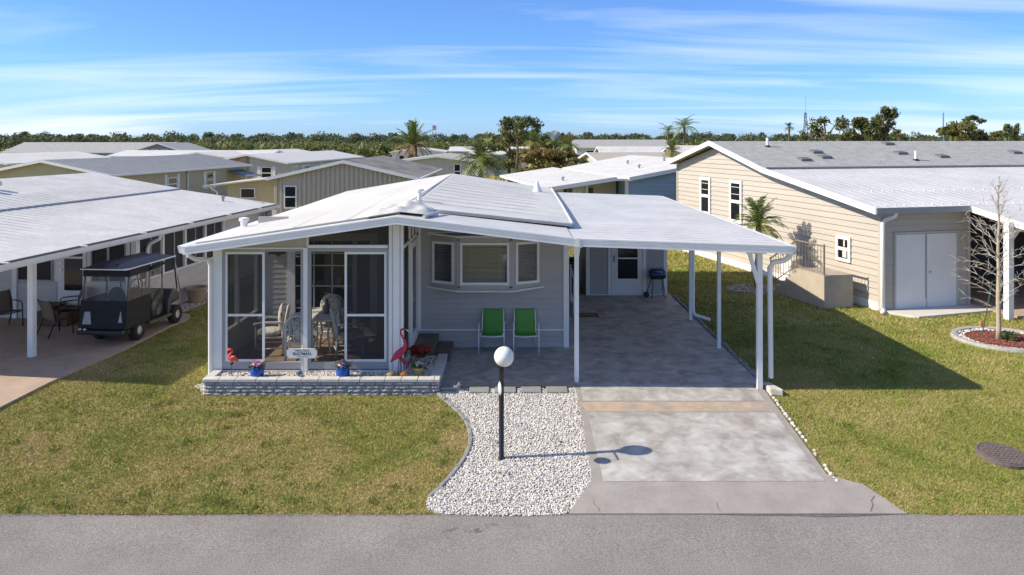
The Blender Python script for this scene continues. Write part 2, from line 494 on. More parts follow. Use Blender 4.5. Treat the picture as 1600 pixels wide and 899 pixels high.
    def build(s, name, m, parent=None, world=True, smooth=False, bevel=0.0, auto=None):
        fr = FRAME.get(parent.name) if (parent is not None and world) else None
        o = bpy.data.objects.new(name, s.mesh(name, m, fr, smooth or auto))
        put(o, parent)
        if bevel:
            b = o.modifiers.new('bevel', 'BEVEL'); b.width = bevel; b.segments = 2; b.limit_method = 'ANGLE'
        if auto:
            o.data.set_sharp_from_angle(angle=R(auto))
        return o
def copy_tree(o, parent=None):
    c = o.copy(); COL.objects.link(c); c.parent = parent
    FRAME[c.name] = FRAME.get(o.name)
    for ch in list(o.children): copy_tree(ch, c)
    return c
def tub(pts, r, name, m, parent, n=8, world=True): return MB().tube(pts, r, n).build(name, m, parent, world, smooth=True, auto=40)
def bx(name, m, parent, x0, y0, z0, x1, y1, z1, world=True, bevel=0.0): return MB().box(x0, y0, z0, x1, y1, z1).build(name, m, parent, world, bevel=bevel)

def clip(poly, y, keep_above):
    out = []
    for i in range(len(poly)):
        a, b = poly[i], poly[(i + 1) % len(poly)]
        ia = (a[1] >= y) == keep_above or a[1] == y; ib = (b[1] >= y) == keep_above or b[1] == y
        if ia: out.append(a)
        if ia != ib:
            t = (y - a[1]) / (b[1] - a[1]); out.append((a[0] + t * (b[0] - a[0]), y))
    return out
def slab(mb, poly, top, thick):
    """a sheet that follows the terrain profile"""
    for (a, _), (b, _) in zip(PROF, PROF[1:]):
        p = clip(clip(poly, a, True), b, False)
        q = []
        for k in p:
            if not q or (abs(k[0] - q[-1][0]) + abs(k[1] - q[-1][1])) > 1e-6: q.append(k)
        if len(q) > 2 and abs(q[0][0] - q[-1][0]) + abs(q[0][1] - q[-1][1]) < 1e-6: q.pop()
        if len(q) < 3: continue
        mb.ext([(x, y, gz(min(max(y, a + 1e-9), b)) + top - thick) for x, y in q], (0, 0, thick))
    return mb
def inside(px, py, poly):
    """vectorised point in polygon"""
    r = np.zeros(len(px), bool); n = len(poly)
    for i in range(n):
        x0, y0 = poly[i]; x1, y1 = poly[(i + 1) % n]
        if y0 == y1: continue
        c = ((y0 > py) != (y1 > py)) & (px < (x1 - x0) * (py - y0) / (y1 - y0) + x0)
        r ^= c
    return r
def np_mesh(name, verts, faces_n, m, tint=None, parent=None):
    """mesh from arrays: verts (k, n, 3), one n-gon each"""
    k, n, _ = verts.shape
    me = bpy.data.meshes.new(name)
    me.vertices.add(k * n); me.vertices.foreach_set('co', verts.reshape(-1).astype(np.float32))
    me.loops.add(k * n); me.loops.foreach_set('vertex_index', np.arange(k * n, dtype=np.int32))
    me.polygons.add(k); me.polygons.foreach_set('loop_start', np.arange(0, k * n, n, dtype=np.int32))
    me.polygons.foreach_set('loop_total', np.full(k, n, dtype=np.int32))
    me.update(calc_edges=True)
    if tint is not None:
        at = me.color_attributes.new('tint', 'FLOAT_COLOR', 'POINT')
        c = np.ones((k, n, 4), np.float32); c[:, :, :3] = tint[:, None, :]
        at.data.foreach_set('color', c.reshape(-1))
    me.materials.append(M[m])
    o = bpy.data.objects.new(name, me); put(o, parent)
    return o

# ------------------------------------------------------------------ ground, road, paving
mb = MB()
ys = [p[0] for p in PROF]
for a, b in zip(ys, ys[1:]):
    mb.add([(-2000, a, gz(a) - .0), (2000, a, gz(a)), (2000, b, gz(b)), (-2000, b, gz(b))], [(0, 1, 2, 3)])
structure(mb.build('ground', 'lawn'))
mb = MB()
e0 = 10.36
pts = []
for i in range(121):
    x = -60 + i; pts.append((x, e0 + .02 * math.sin(x * 1.7) + .015 * math.sin(x * 4.1) + random.uniform(-.012, .012)))
slab(mb, [(-60, 4.6), (60, 4.6)] + pts[::-1], .012, .05)
structure(mb.build('road', 'asphalt'))
# dark tar seam where the apron meets the road, and an oil mark: stains on the asphalt
mb = MB()
sp = [G(x, y) for x, y in ((1130, 803.5), (1200, 803), (1260, 804), (1330, 803), (1400, 803), (1418, 805), (1340, 808.5), (1290, 810), (1240, 808), (1180, 807.5), (1120, 806))]
slab(mb, [(x, y) for x, y in sp], .017, .003)
M['tar'] = mat('tar', (.10, .095, .095), .8, (.16, .15, .148), 14, bump=.4, bscale=80)
structure(mb.build('tar_seam', 'tar'))
mb = MB()
for cx, cy, rx, ry in ((745, 832, 15, 4.5), (760, 825, 18, 3.5), (705, 830, 13, 1.6)):
    pl = [G(cx + rx * math.cos(a) * random.uniform(.75, 1.1), cy + ry * math.sin(a) * random.uniform(.7, 1.1) - .25 * rx * math.cos(a)) for a in [k * math.pi / 9 for k in range(18)]]
    slab(mb, pl, .0165 + .003 * (rx > 15) + .006 * (rx < 14), .002)
def fade_stain():
    m = bpy.data.materials.new('oil_mark'); m.use_nodes = True
    N, L = m.node_tree.nodes, m.node_tree.links
    b = N['Principled BSDF']; b.inputs['Base Color'].default_value = (.12, .12, .115, 1); b.inputs['Roughness'].default_value = .8
    g = N.new('ShaderNodeNewGeometry'); n = N.new('ShaderNodeTexNoise'); n.inputs['Scale'].default_value = 7; n.inputs['Detail'].default_value = 5
    L.new(g.outputs['Position'], n.inputs['Vector'])
    r = N.new('ShaderNodeValToRGB'); r.color_ramp.elements[0].position = .40; r.color_ramp.elements[1].position = .72
    L.new(n.outputs['Fac'], r.inputs[0])
    t = N.new('ShaderNodeMath'); t.operation = 'MULTIPLY'; t.inputs[1].default_value = .5
    L.new(r.outputs[0], t.inputs[0]); L.new(t.outputs[0], b.inputs['Alpha'])
    return m
M['oil'] = fade_stain()
structure(mb.build('oil_mark', 'oil'))

XL, XR = 1.17, 4.64                     # driveway edges
def onX(px, X): return None
apron = [G(888, 806), G(1418, 806), (5.05, 11.05), (XR, 11.3), (XR, 14.35), (XL, 14.35), (XL, 11.2)]
drive = structure(slab(MB(), apron, .03, .10).build('driveway', 'concrete_border'))
slab(MB(), [(XL + .16, 11.12), (XR - .10, 11.12), (XR - .12, 13.22), (XL + .14, 13.22)], .036, .01).build('panel', 'stained', drive)
slab(MB(), [(XL + .14, 13.26), (XR - .12, 13.26), (XR - .12, 13.62), (XL + .02, 13.62)], .034, .01).build('band', 'concrete_tan', drive)
slab(MB(), [(XL + .10, 13.66), (XR - .14, 13.66), (XR - .14, 14.345), (XL + .10, 14.345)], .036, .01).build('panel', 'stained', drive)
M['crack'] = mat('crack_dirt', (.17, .145, .125), .95)
def crack(pts, w, par, z=.034):
    m = MB()
    P = [G(*p) for p in pts]
    for a, b in zip(P, P[1:]):
        d = Vector((b[0] - a[0], b[1] - a[1], 0)); n = Vector((-d.y, d.x, 0)).normalized() * w / 2
        m.add([(a[0] - n.x, a[1] - n.y, gz(a[1]) + z), (b[0] - n.x, b[1] - n.y, gz(b[1]) + z), (b[0] + n.x, b[1] + n.y, gz(b[1]) + z), (a[0] + n.x, a[1] + n.y, gz(a[1]) + z)], [(0, 1, 2, 3)])
    return m.build('crack', 'crack', par)
crack([(1360, 803), (1364, 792), (1361, 786), (1366, 779)], .014, drive)
crack([(937, 803), (935, 797), (930, 793), (926, 787)], .007, drive)
crack([(1126, 803), (1122, 798), (1120, 789)], .006, drive)

patio = structure(slab(MB(), [(XL, 14.355), (XR, 14.355), (XR, 22.6), (1.2, 22.6), (1.2, 16.9), (-2.02, 16.9), (-2.02, 14.6), (-1.3, 14.22), (XL, 14.22)], .04, .12).build('carport_slab', 'stained'))
slab(MB(), [(-1.0, 14.22), (XL, 14.22), (XL, 14.40), (-.95, 14.40)], .045, .02).build('band', 'concrete_tan', patio)

# ------------------------------------------------------------------ gravel bed
grav_px = [(690, 604), (684, 617), (700, 630), (716, 645), (729, 660), (736, 680), (735, 697), (724, 722), (706, 745), (688, 763), (668, 780), (666, 796), (684, 805), (760, 808), (840, 808), (884, 806),
           (898, 792), (912, 776), (926, 757), (921, 715), (910, 645), (898, 604)]
GRAV = [G(*p) for p in grav_px]
gb = structure(slab(MB(), GRAV, .012, .05).build('gravel_bed', mat('gravel_base', (.42, .40, .37), .9, (.22, .20, .18), 40, bump=.8, bscale=60)))
ICO = []
t_ = (1 + 5 ** .5) / 2
ICV = np.array([(-1, t_, 0), (1, t_, 0), (-1, -t_, 0), (1, -t_, 0), (0, -1, t_), (0, 1, t_), (0, -1, -t_), (0, 1, -t_), (t_, 0, -1), (t_, 0, 1), (-t_, 0, -1), (-t_, 0, 1)]) / (1 + t_ * t_) ** .5
ICF = np.array([(0, 11, 5), (0, 5, 1), (0, 1, 7), (0, 7, 10), (0, 10, 11), (1, 5, 9), (5, 11, 4), (11, 10, 2), (10, 7, 6), (7, 1, 8), (3, 9, 4), (3, 4, 2), (3, 2, 6), (3, 6, 8), (3, 8, 9), (4, 9, 5), (2, 4, 11), (6, 2, 10), (8, 6, 7), (9, 8, 1)])
def rotmats(k):
    q = rng.normal(size=(k, 4)); q /= np.linalg.norm(q, axis=1)[:, None]
    w, x, y, z = q.T
    return np.stack([1 - 2 * (y * y + z * z), 2 * (x * y - z * w), 2 * (x * z + y * w), 2 * (x * y + z * w), 1 - 2 * (x * x + z * z), 2 * (y * z - x * w),
                     2 * (x * z - y * w), 2 * (y * z + x * w), 1 - 2 * (x * x + y * y)], 1).reshape(k, 3, 3)
def pebbles(name, xs, ys, zs, size, pal, parent=None, off=(0, 0, 0), flat=1.0):
    k = len(xs)
    s = size * rng.uniform(.6, 1.25, (k, 1)) * rng.uniform(.6, 1.15, (k, 3))
    v = ICV[None] * rng.uniform(.82, 1.12, (k, 12, 1)) * s[:, None, :]
    v = np.einsum('kij,knj->kni', rotmats(k), v)
    v[:, :, 2] *= flat
    v += np.stack([xs - off[0], ys - off[1], zs - off[2]], 1)[:, None, :]
    tri = v[:, ICF, :].reshape(k * 20, 3, 3)
    pal = np.array(pal); c = pal[rng.integers(0, len(pal), k)] * rng.uniform(.88, 1.1, (k, 1))
    return stuff(np_mesh(name, tri, 3, 'pebble', np.repeat(c, 20, 0), parent))
def scatter(poly, dens, margin=0.0):
    xs = [p[0] for p in poly]; yy = [p[1] for p in poly]
    n = int((max(xs) - min(xs)) * (max(yy) - min(yy)) * dens)
    x = rng.uniform(min(xs), max(xs), n); y = rng.uniform(min(yy), max(yy), n)
    k = inside(x, y, poly)
    return x[k], y[k]
gzv = np.vectorize(gz)
PALW = [(.74, .72, .69), (.72, .70, .67), (.70, .66, .61), (.66, .65, .64), (.74, .73, .72), (.55, .53, .50), (.62, .52, .42), (.42, .40, .38)]
x, y = scatter(GRAV, 3000)
o = pebbles('white_gravel', x, y, gzv(y) + .012 + rng.uniform(0, .014, len(x)), .0142, PALW, None, flat=.75)
tag(o, 'white crushed stone gravel bed around the lamp post beside the driveway', 'gravel')

# pavers on the gravel
for i, (a, b) in enumerate(((733, 764), (773, 806), (814, 846), (854, 887))):
    pos = ('first grey rectangular paver from the brick planter, in the gravel', 'second grey paver from the planter, partly behind the black lamp post',
           'third grey paver from the planter, in the row on the gravel', 'last grey paver of the row, next to the driveway')[i]
    x0, y0 = G(a, 617); x1, _ = G(b, 617); _, y1 = G(a, 606.5)
    t = random.uniform(-.01, .01)
    o = MB().ext([(x0, y0, gz(y0) + .0), (x1, y0 + t, gz(y0) + .0), (x1, y1 + t, gz(y1)), (x0, y1, gz(y1))], (0, 0, .055)).build('paver', 'paver', bevel=.008)
    tag(o, pos, 'paver', 'pavers in the gravel')

# edging blocks between lawn and gravel
edge_px = grav_px[1:11]
EP = [Vector((*G(*p), 0)) for p in edge_px]
seg = []
acc = [0]
for a, b in zip(EP, EP[1:]): acc.append(acc[-1] + (b - a).length)
def along(P, acc, d):
    for i in range(len(P) - 1):
        if d <= acc[i + 1] or i == len(P) - 2:
            return P[i].lerp(P[i + 1], (d - acc[i]) / (acc[i + 1] - acc[i]))
ed = thing('lawn_edging', 'curved row of grey concrete edging blocks between lawn and white gravel', 'edging', (EP[4].x, EP[4].y, gz(EP[4].y)))
d = 0.0
while d < acc[-1] - .1:
    L_ = random.uniform(.26, .32)
    a = along(EP, acc, d); b = along(EP, acc, min(d + L_ - .012, acc[-1]))
    dv = (b - a).normalized(); n = Vector((-dv.y, dv.x, 0)) * .032
    q = [a - n, b - n, b + n, a + n]
    w = random.uniform(-.012, .012)
    MB().ext([(p.x, p.y, gz(p.y) - .03) for p in q], (0, 0, .075 + w)).build('edging_block', 'edging', ed, bevel=.012)
    d += L_

# white stones along the right driveway edge
ks = thing('stone_border', 'row of small white stones along the right edge of the driveway', 'stone border', (XR + .07, 13, gz(13)))
y = 11.15
k = 0
while y < 22.3:
    s = random.uniform(.02, .042) if y < 14.4 else random.uniform(.05, .07)
    ln = random.uniform(1.0, 1.5) if y < 14.4 else random.uniform(1.8, 2.6)
    if not (12.3 > y > 12.05 or 11.8 > y > 11.62):
        xx = XR + .075 + random.uniform(-.015, .02)
        MB().ball((xx, y, gz(y) + .006), (s, s * ln, s * (1.1 if y < 14.4 else 1.25)), 8, 5, .13).build('stone', 'stone_white' if y < 14.4 else 'edging', ks)
    y += s * ln * 2 + random.uniform(.0, .04)

# manhole
mx_, my_ = G(1568, 714)
mh = thing('manhole_cover', 'round brown cast iron manhole cover in the right lawn', 'manhole cover', (mx_, my_, gz(my_)))
mh.rotation_euler = (R(5.5), R(3), 0)
FRAME[mh.name] = None
MB().lathe([(.38, -.02), (.38, .045), (.345, .05), (.34, .035)], n=36).build('rim', 'manhole', mh, False, smooth=True, auto=40)
m2 = MB().lathe([(.332, .0), (.332, .052)], n=36)
for i in range(-4, 5):
    for j in range(-4, 5):
        if math.hypot(i, j) < 4.3: m2.box(i * .07 - .02, j * .07 - .02, .051, i * .07 + .02, j * .07 + .02, .06)
m2.build('lid', 'manhole', mh, False)

# ------------------------------------------------------------------ planter of split-face blocks
PB = -.06; PT = .245                        # base and top
pl = thing('brick_planter', 'low grey split-block planter with pale capstones in front of the screened porch', 'planter', (-3.4, 14.2, PB))
PX0, PX1, PYF, PYB, PYR = -5.60, -1.34, 13.97, 14.50, 15.62
protos = []
def rough_block(L_, D, H):
    m = MB(); nx, nz = 7, 4
    vs = []
    for j in range(nz):
        for i in range(nx):
            e = i in (0, nx - 1) or j in (0, nz - 1)
            vs.append((L_ * i / (nx - 1), -(.0 if e else random.uniform(.008, .03)), H * j / (nz - 1)))
    fs = []
    for j in range(nz - 1):
        for i in range(nx - 1):
            a = j * nx + i; fs.append((a, a + 1, a + nx + 1, a + nx))
    m.add(vs, fs)
    m.add([(0, 0, 0), (L_, 0, 0), (L_, D, 0), (0, D, 0), (0, 0, H), (L_, 0, H), (L_, D, H), (0, D, H)], [(0, 3, 2, 1), (4, 5, 6, 7), (1, 2, 6, 5), (2, 3, 7, 6), (3, 0, 4, 7)])
    return m
courses, ch = 4, (PT - .055 - PB) / 4
LEN = [.20, .27, .33, .40]
BM = {}
for L_ in LEN:
    BM[L_] = [rough_block(L_ - .010, .12, ch - .008).mesh('block', 'block') for _ in range(4)]
loc = Vector(pl.location)
def lay(start, dirn, total, z, inv):
    d = 0.0
    while d < total - .02:
        L_ = random.choice(LEN)
        if d + L_ > total: L_ = min([l for l in LEN], key=lambda q: abs(q - (total - d)))
        o = bpy.data.objects.new('block', random.choice(BM[L_]))
        put(o, pl)
        p = Vector(start) + Vector(dirn) * d
        sc = min(1.0, (total - d) / L_)
        o.location = (p.x - loc.x, p.y - loc.y, z - loc.z)
        o.rotation_euler = (0, 0, math.atan2(dirn[1], dirn[0]))
        o.scale = (sc, 1, 1)
        d += L_
for c in range(courses):
    z = PB + c * ch
    lay((PX0, PYF, 0), (1, 0, 0), PX1 - PX0, z, 0)
    lay((PX1, PYF + .0, 0), (0, 1, 0), PYR - PYF, z, 0)
    lay((PX0, PYB + .05, 0), (0, -1, 0), PYB + .05 - PYF, z, 0)
zc = PB + courses * ch
d = PX0 - .03
while d < PX1 + .01:
    L_ = min(random.choice((.30, .38, .45)), PX1 + .03 - d)
    MB().box(d, PYF - .03, zc, d + L_ - .008, PYF + .16, zc + .055 + random.uniform(-.002, .002)).build('capstone', 'block_cap', pl, bevel=.008)
    d += L_
d = PYF + .165
while d < PYR:
    L_ = min(random.choice((.34, .42)), PYR - d)
    MB().box(PX1 - .16, d, zc, PX1 + .03, d + L_ - .008, zc + .053).build('capstone', 'block_cap', pl, bevel=.008)
    d += L_
for a, b in ((PYF + .165, PYF + .36), (PYF + .365, PYB)):
    MB().box(PX0 - .03, a, zc, PX0 + .13, b, zc + .054).build('capstone', 'block_cap', pl, bevel=.008)
PSOIL = .185
MB().add([(PX0 + .1, PYF + .1, PSOIL), (PX1 - .1, PYF + .1, PSOIL), (PX1 - .1, PYB + .06, PSOIL), (PX0 + .1, PYB + .06, PSOIL)], [(0, 1, 2, 3)]).add(
    [(-2.04, PYB + .06, PSOIL), (PX1 - .1, PYB + .06, PSOIL), (PX1 - .1, PYR, PSOIL), (-2.04, PYR, PSOIL)], [(0, 1, 2, 3)]).build('soil', 'soil', pl)
ppoly = [(PX0 + .12, PYF + .16), (PX1 - .16, PYF + .16), (PX1 - .16, PYR - .02), (-2.02, PYR - .02), (-2.02, PYB + .02), (PX0 + .12, PYB + .02)]
x, y = scatter(ppoly, 1500)
o = pebbles('planter_gravel', x, y, PSOIL + rng.uniform(.0, .02, len(x)), .022, [(.68, .63, .57), (.70, .67, .63), (.60, .50, .42), (.72, .70, .67), (.38, .33, .29)], None, flat=.8)
tag(o, 'pale gravel filling the block planter under the porch screens', 'gravel')
tri = [G(304, 604), G(320, 617), (PX0 - .05, PYF - .02), (PX0 - .05, PYB + .1)]
x, y = scatter(tri, 1500)
o = pebbles('corner_gravel', x, y, gzv(y) + rng.uniform(.0, .02, len(x)), .021, PALW[:7], None, flat=.8)
tag(o, 'small wedge of white gravel at the left end of the planter', 'gravel')

# ------------------------------------------------------------------ siding helper
def zrange_at(poly, z):
    """horizontal extent of a convex polygon at height z"""
    xs = []
    n = len(poly)
    for i in range(n):
        a, b = poly[i], poly[(i + 1) % n]
        if (a[1] - z) * (b[1] - z) <= 0 and a[1] != b[1]:
            xs.append(a[0] + (z - a[1]) / (b[1] - a[1]) * (b[0] - a[0]))
    return (min(xs), max(xs)) if len(xs) > 1 else None
def siding(parent, poly, fn, course, m, holes=(), zs=None, lap=.024, name='siding_board'):
    """lapped boards over a convex wall polygon in (a, z); fn(a, z, d) -> world point, d outwards"""
    z0 = zs if zs is not None else min(p[1] for p in poly); zt = max(p[1] for p in poly)
    while z0 < zt - .01:
        z1 = min(z0 + course, zt)
        lo = zrange_at(poly, z0 + 1e-4); hi = zrange_at(poly, z1 - 1e-4)
        if lo is None: z0 = z1; continue
        if hi is None: hi = lo
        segs = [(lo[0], lo[1], hi[0], hi[1])]
        for (ha, hb, hz0, hz1) in holes:
            if hz0 < z1 - .02 and hz1 > z0 + .02:
                ns = []
                for (a0, a1, b0, b1) in segs:
                    if ha > a0 and ha < a1: ns.append((a0, ha, b0, min(ha, b1)))
                    if hb > a0 and hb < a1: ns.append((hb, a1, max(hb, b0), b1))
                    if hb <= a0 or ha >= a1: ns.append((a0, a1, b0, b1))
                segs = ns
        for (a0, a1, b0, b1) in segs:
            if a1 - a0 < .02: continue
            if b1 < b0: b0 = b1 = (b0 + b1) / 2
            z1_ = z1; z1 = z1 - min(.010, (z1 - z0) * .1)
            vs = [fn(a0, z0, .0), fn(a1, z0, .0), fn(a1, z0, lap), fn(a0, z0, lap), fn(b0, z1, .0), fn(b1, z1, .0), fn(b1, z1, lap * .15), fn(b0, z1, lap * .15)]
            MB().add(vs, [(0, 3, 2, 1), (4, 5, 6, 7), (3, 7, 6, 2), (0, 1, 5, 4), (1, 2, 6, 5), (0, 4, 7, 3)]).build(name, m, parent); z1 = z1_
        z0 = z1

# ------------------------------------------------------------------ main home
home = thing('mobile_home', 'grey mobile home with white roof, screened porch, bay window and attached carport', 'house', (-1.0, 16.0, 0))
FY = 16.88                                   # facade
PY = 14.55                                   # porch front
PL, PR = -5.66, -2.05
# facade
wall = MB().ext([(PR, FY, .02), (1.24, FY, .02), (1.24, FY, 2.78), (PR, FY, 3.12)], (0, .08, 0)).build('facade_wall', 'taupe', home)
siding(wall, [(PR, .44), (1.14, .44), (1.14, 2.80), (PR, 3.14)], lambda a, z, d: (a, FY - .002 - d, z), .112, 'taupe')
siding(wall, [(PR, .05), (1.14, .05), (1.14, .41), (PR, .41)], lambda a, z, d: (a, FY - .002 - d, z), .118, 'taupe')
bx('belt_trim', 'white', wall, PR, FY - .032, .405, 1.14, FY - .001, .437)
bx('corner_trim', 'white', wall, 1.13, FY - .05, .04, 1.25, FY + .05, 2.78)
bx('corner_trim', 'white', wall, PR - .005, FY - .04, .40, PR + .05, FY, 3.1)
bx('base_trim', 'grey_frame', wall, PR, FY - .03, .03, 1.12, FY - .001, .052)
# side walls and rear wall of the body
MB().box(1.16, FY + .08, .0, 1.24, 26.6, 2.74).box(-5.66, 18.4, 0, -5.58, 26.6, 2.66).box(-5.66, 26.6, 0, 1.24, 26.68, 2.7).build('body_wall', 'taupe', home)

# bay window
BZ0, BZ1, BY = 1.40, 2.47, FY - .36
bL, bR = PX(672, FY), PX(846, FY)
cL, cR = PX(714, BY), PX(801, BY)
bay = MB().ext([(bL, FY, BZ0 - .04), (cL, BY, BZ0 - .04), (cR, BY, BZ0 - .04), (bR, FY, BZ0 - .04)], (0, 0, .07)).ext(
    [(bL, FY, BZ1 - .05), (cL, BY, BZ1 - .05), (cR, BY, BZ1 - .05), (bR, FY, BZ1 - .05)], (0, 0, .09)).build('bay_window', 'taupe', home)
def bay_side(a, b, name):
    """one glazed side of the bay from a to b (plan points), with frame, pane and blind"""
    A, B = Vector((*a, 0)), Vector((*b, 0)); t = (B - A).normalized(); n = Vector((t.y, -t.x, 0))
    Lw = (B - A).length
    def q(s, z, d): p = A + t * s + n * d; return (p.x, p.y, z)
    def bar(s0, s1, z0, z1, d0, d1, m, nm):
        return MB().ext([q(s0, z0, d0), q(s1, z0, d0), q(s1, z0, d1), q(s0, z0, d1)], (0, 0, z1 - z0)).build(nm, m, bay)
    fr = MB(); e = .07
    s0, s1, z0, z1 = e, Lw - e, BZ0 + .07, BZ1 - .09
    for (a0, a1, b0, b1) in ((s0, s1, z0, z0 + .055), (s0, s1, z1 - .055, z1), (s0, s0 + .05, z0 + .055, z1 - .055), (s1 - .05, s1, z0 + .055, z1 - .055)):
        fr.ext([q(a0, b0, -.03), q(a1, b0, -.03), q(a1, b0, .03), q(a0, b0, .03)], (0, 0, b1 - b0))
    fr.build('window_frame', 'white', bay)
    mull = MB()
    for (a0, a1) in ((0.0, s0), (s1, Lw)):
        mull.ext([q(a0, BZ0, -.05), q(a1, BZ0, -.05), q(a1, BZ0, .0), q(a0, BZ0, .0)], (0, 0, BZ1 - BZ0 - .02))
    for (b0, b1) in ((BZ0 + .03, z0), (z1, BZ1 - .05)):
        mull.ext([q(s0, b0, -.05), q(s1, b0, -.05), q(s1, b0, .0), q(s0, b0, .0)], (0, 0, b1 - b0))
    mull.build('casing', 'taupe', bay)
    MB().add([q(s0 + .04, z0 + .05, 0), q(s1 - .04, z0 + .05, 0), q(s1 - .04, z1 - .05, 0), q(s0 + .04, z1 - .05, 0)], [(0, 1, 2, 3)]).build('pane', 'glass', bay)
    bl = MB(); z = z0 + .07
    while z < z1 - .06:
        bl.ext([q(s0 + .06, z, -.055), q(s1 - .06, z, -.055), q(s1 - .06, z + .012, -.10), q(s0 + .06, z + .012, -.10)], (0, 0, .004)); z += .05
    for f in (.2, .8):
        s = s0 + (s1 - s0) * f; bl.ext([q(s, z0 + .06, -.05), q(s + .008, z0 + .06, -.05), q(s + .008, z0 + .06, -.052), q(s, z0 + .06, -.052)], (0, 0, z1 - z0 - .12))
    bl.build('blind', 'blind', bay)
bay_side((bL, FY - .02), (cL, BY), 'l'); bay_side((cL, BY), (cR, BY), 'c'); bay_side((cR, BY), (bR, FY - .02), 'r')
MB().box(bL + .05, FY - .005, BZ0 + .03, bR - .05, FY - .003, BZ1 - .05).build('dim_room_sheet', mat('room_dark', (.03, .03, .028), .9), bay)  # dark sheet standing in for the dim room behind the blinds
for z, t in ((BZ0 - .065, .03), (BZ1 + .04, .03), ):
    MB().tube([(bL - .05, FY - .02, z + t), (cL - .01, BY - .03, z), (cR + .01, BY - .03, z), (bR + .05, FY - .02, z + t)], .022, 6).build('trim', 'white', bay)
bx('trim', 'white', bay, bL - .03, FY - .05, BZ1 + .075, bR + .03, FY - .004, BZ1 + .105)

# ---- porch
kx = lambda p: PX(p, PY)
kz = lambda p: PZ(p, PY)
porch = bx('porch_sill', 'white', home, PL, PY, .02, PR, PY + .10, kz(579))
bx('porch_floor', 'porch_floor', home, PL + .05, PY + .11, .1, PR - .05, FY, .30)
bx('column', 'white', home, kx(608), PY - .03, .02, kx(630), PY + .12, 3.04)
bx('column', 'white', home, PL, PY - .01, .02, kx(347), PY + .1, 2.60)
MB().box(kx(613), PY - .036, .2, kx(614), PY - .029, 3.0).box(kx(625), PY - .036, .2, kx(626), PY - .029, 3.0).build('column_groove', 'grey_frame', home)
fz0, fz1 = kz(577), kz(389)
# grey sliding frames
def rect_frame(m, x0, x1, z0, z1, w, y0, y1, wb=None):
    wb = wb or w
    return m.box(x0, y0, z0, x1, y1, z0 + wb).box(x0, y0, z1 - w, x1, y1, z1).box(x0, y0, z0 + wb, x0 + w, y1, z1 - w).box(x1 - w, y0, z0 + wb, x1, y1, z1 - w)
fr = rect_frame(MB(), kx(347), kx(474), fz0, fz1, .055, PY + .01, PY + .09, .13)
fr.build('slider_frame', 'grey_frame', home)
rect_frame(MB(), kx(481), kx(608), fz0, fz1, .055, PY + .01, PY + .09, .13).build('slider_frame', 'grey_frame', home)
bx('post', 'white_alu', home, kx(474) + .002, PY - .02, kz(579), kx(481) - .002, PY + .10, kz(387))
bx('header', 'white_alu', home, kx(482), PY - .02, kz(388), kx(606), PY + .1, kz(383))
bx('header', 'white', home, PL, PY - .015, kz(389), kx(480), PY + .1, kz(387))
def screen_panel(x0, x1, z0, z1, y):
    f = rect_frame(MB(), x0, x1, z0, z1, .045, y - .014, y + .014)
    zm = kz(493); f.box(x0 + .045, y - .016, zm - .022, x1 - .045, y + .016, zm + .022)
    o = f.build('screen_door', 'white_alu', home)
    MB().add([(x0, y + .004, z0), (x1, y + .004, z0), (x1, y + .004, z1), (x0, y + .004, z1)], [(0, 1, 2, 3)]).build('screen_mesh', 'screen', o)
zb, zt_ = fz0 + .135, fz1 - .06
screen_panel(kx(351), kx(413), zb, zt_, PY + .03)
screen_panel(kx(538), kx(604), zb, zt_, PY + .03)
for a, b in ((351, 472), (483, 604)):
    MB().add([(kx(a), PY + .07, zb), (kx(b), PY + .07, zb), (kx(b), PY + .07, zt_), (kx(a), PY + .07, zt_)], [(0, 1, 2, 3)]).build('screen_mesh', 'screen_light', home)
# gable infill
MB().ext([(PL, PY + .02, kz(387)), (kx(480), PY + .02, kz(387)), (kx(480), PY + .02, 2.86), (PL, PY + .02, 2.60)], (0, .05, 0)).build('gable_panel', 'cream_pale', home)
MB().add([(kx(482), PY + .05, kz(384)), (kx(608), PY + .05, kz(384)), (kx(608), PY + .05, 3.06), (kx(482), PY + .05, 2.86)], [(0, 1, 2, 3)]).build('gable_screen', 'screen', home)
bx('gable_stile', 'white_alu', home, kx(479), PY - .005, kz(387) + .002, kx(482), PY + .09, 2.87)
# left side wall of the porch (screened) and right side wall with the entry door
ls = MB().box(PL, PY + .1, .0, PL + .08, 18.4, .85).box(PL, PY + .1, 2.45, PL + .08, 18.4, 2.62)
for yy in (15.7, FY): ls.box(PL, yy - .04, .85, PL + .08, yy + .04, 2.45)
ls.build('porch_side_wall', 'white', home)
MB().add([(PL + .04, PY + .1, .85), (PL + .04, FY, .85), (PL + .04, FY, 2.45), (PL + .04, PY + .1, 2.45)], [(0, 1, 2, 3)]).build('screen_mesh', 'screen_light', home)
MB().box(PL, FY + .05, .85, PL + .08, 18.4, 2.45).build('body_wall', 'taupe', home)
rs = MB().box(PR - .08, PY + .12, .0, PR, FY, .36).box(PR - .08, PY + .12, 2.52, PR, FY - .05, 2.58).box(PR - .08, 15.50, .36, PR, 15.58, 2.52).box(PR - .08, 16.55, .36, PR, 16.85, 2.9)
rs.box(PR - .08, 15.50, 2.58, PR, 15.58, 3.05).box(PR - .08, 16.0, 2.58, PR, 16.08, 3.05)
rs.build('porch_side_wall', 'white', home)
MB().add([(PR - .04, PY + .12, .36), (PR - .04, 15.5, .36), (PR - .04, 15.5, 2.52), (PR - .04, PY + .12, 2.52)], [(0, 1, 2, 3)]).build('screen_mesh', 'screen', home)
MB().add([(PR - .04, PY + .12, 2.58), (PR - .04, FY, 2.58), (PR - .04, FY, 3.05), (PR - .04, PY + .12, 3.05)], [(0, 1, 2, 3)]).build('screen_mesh', 'screen', home)
dr = MB()
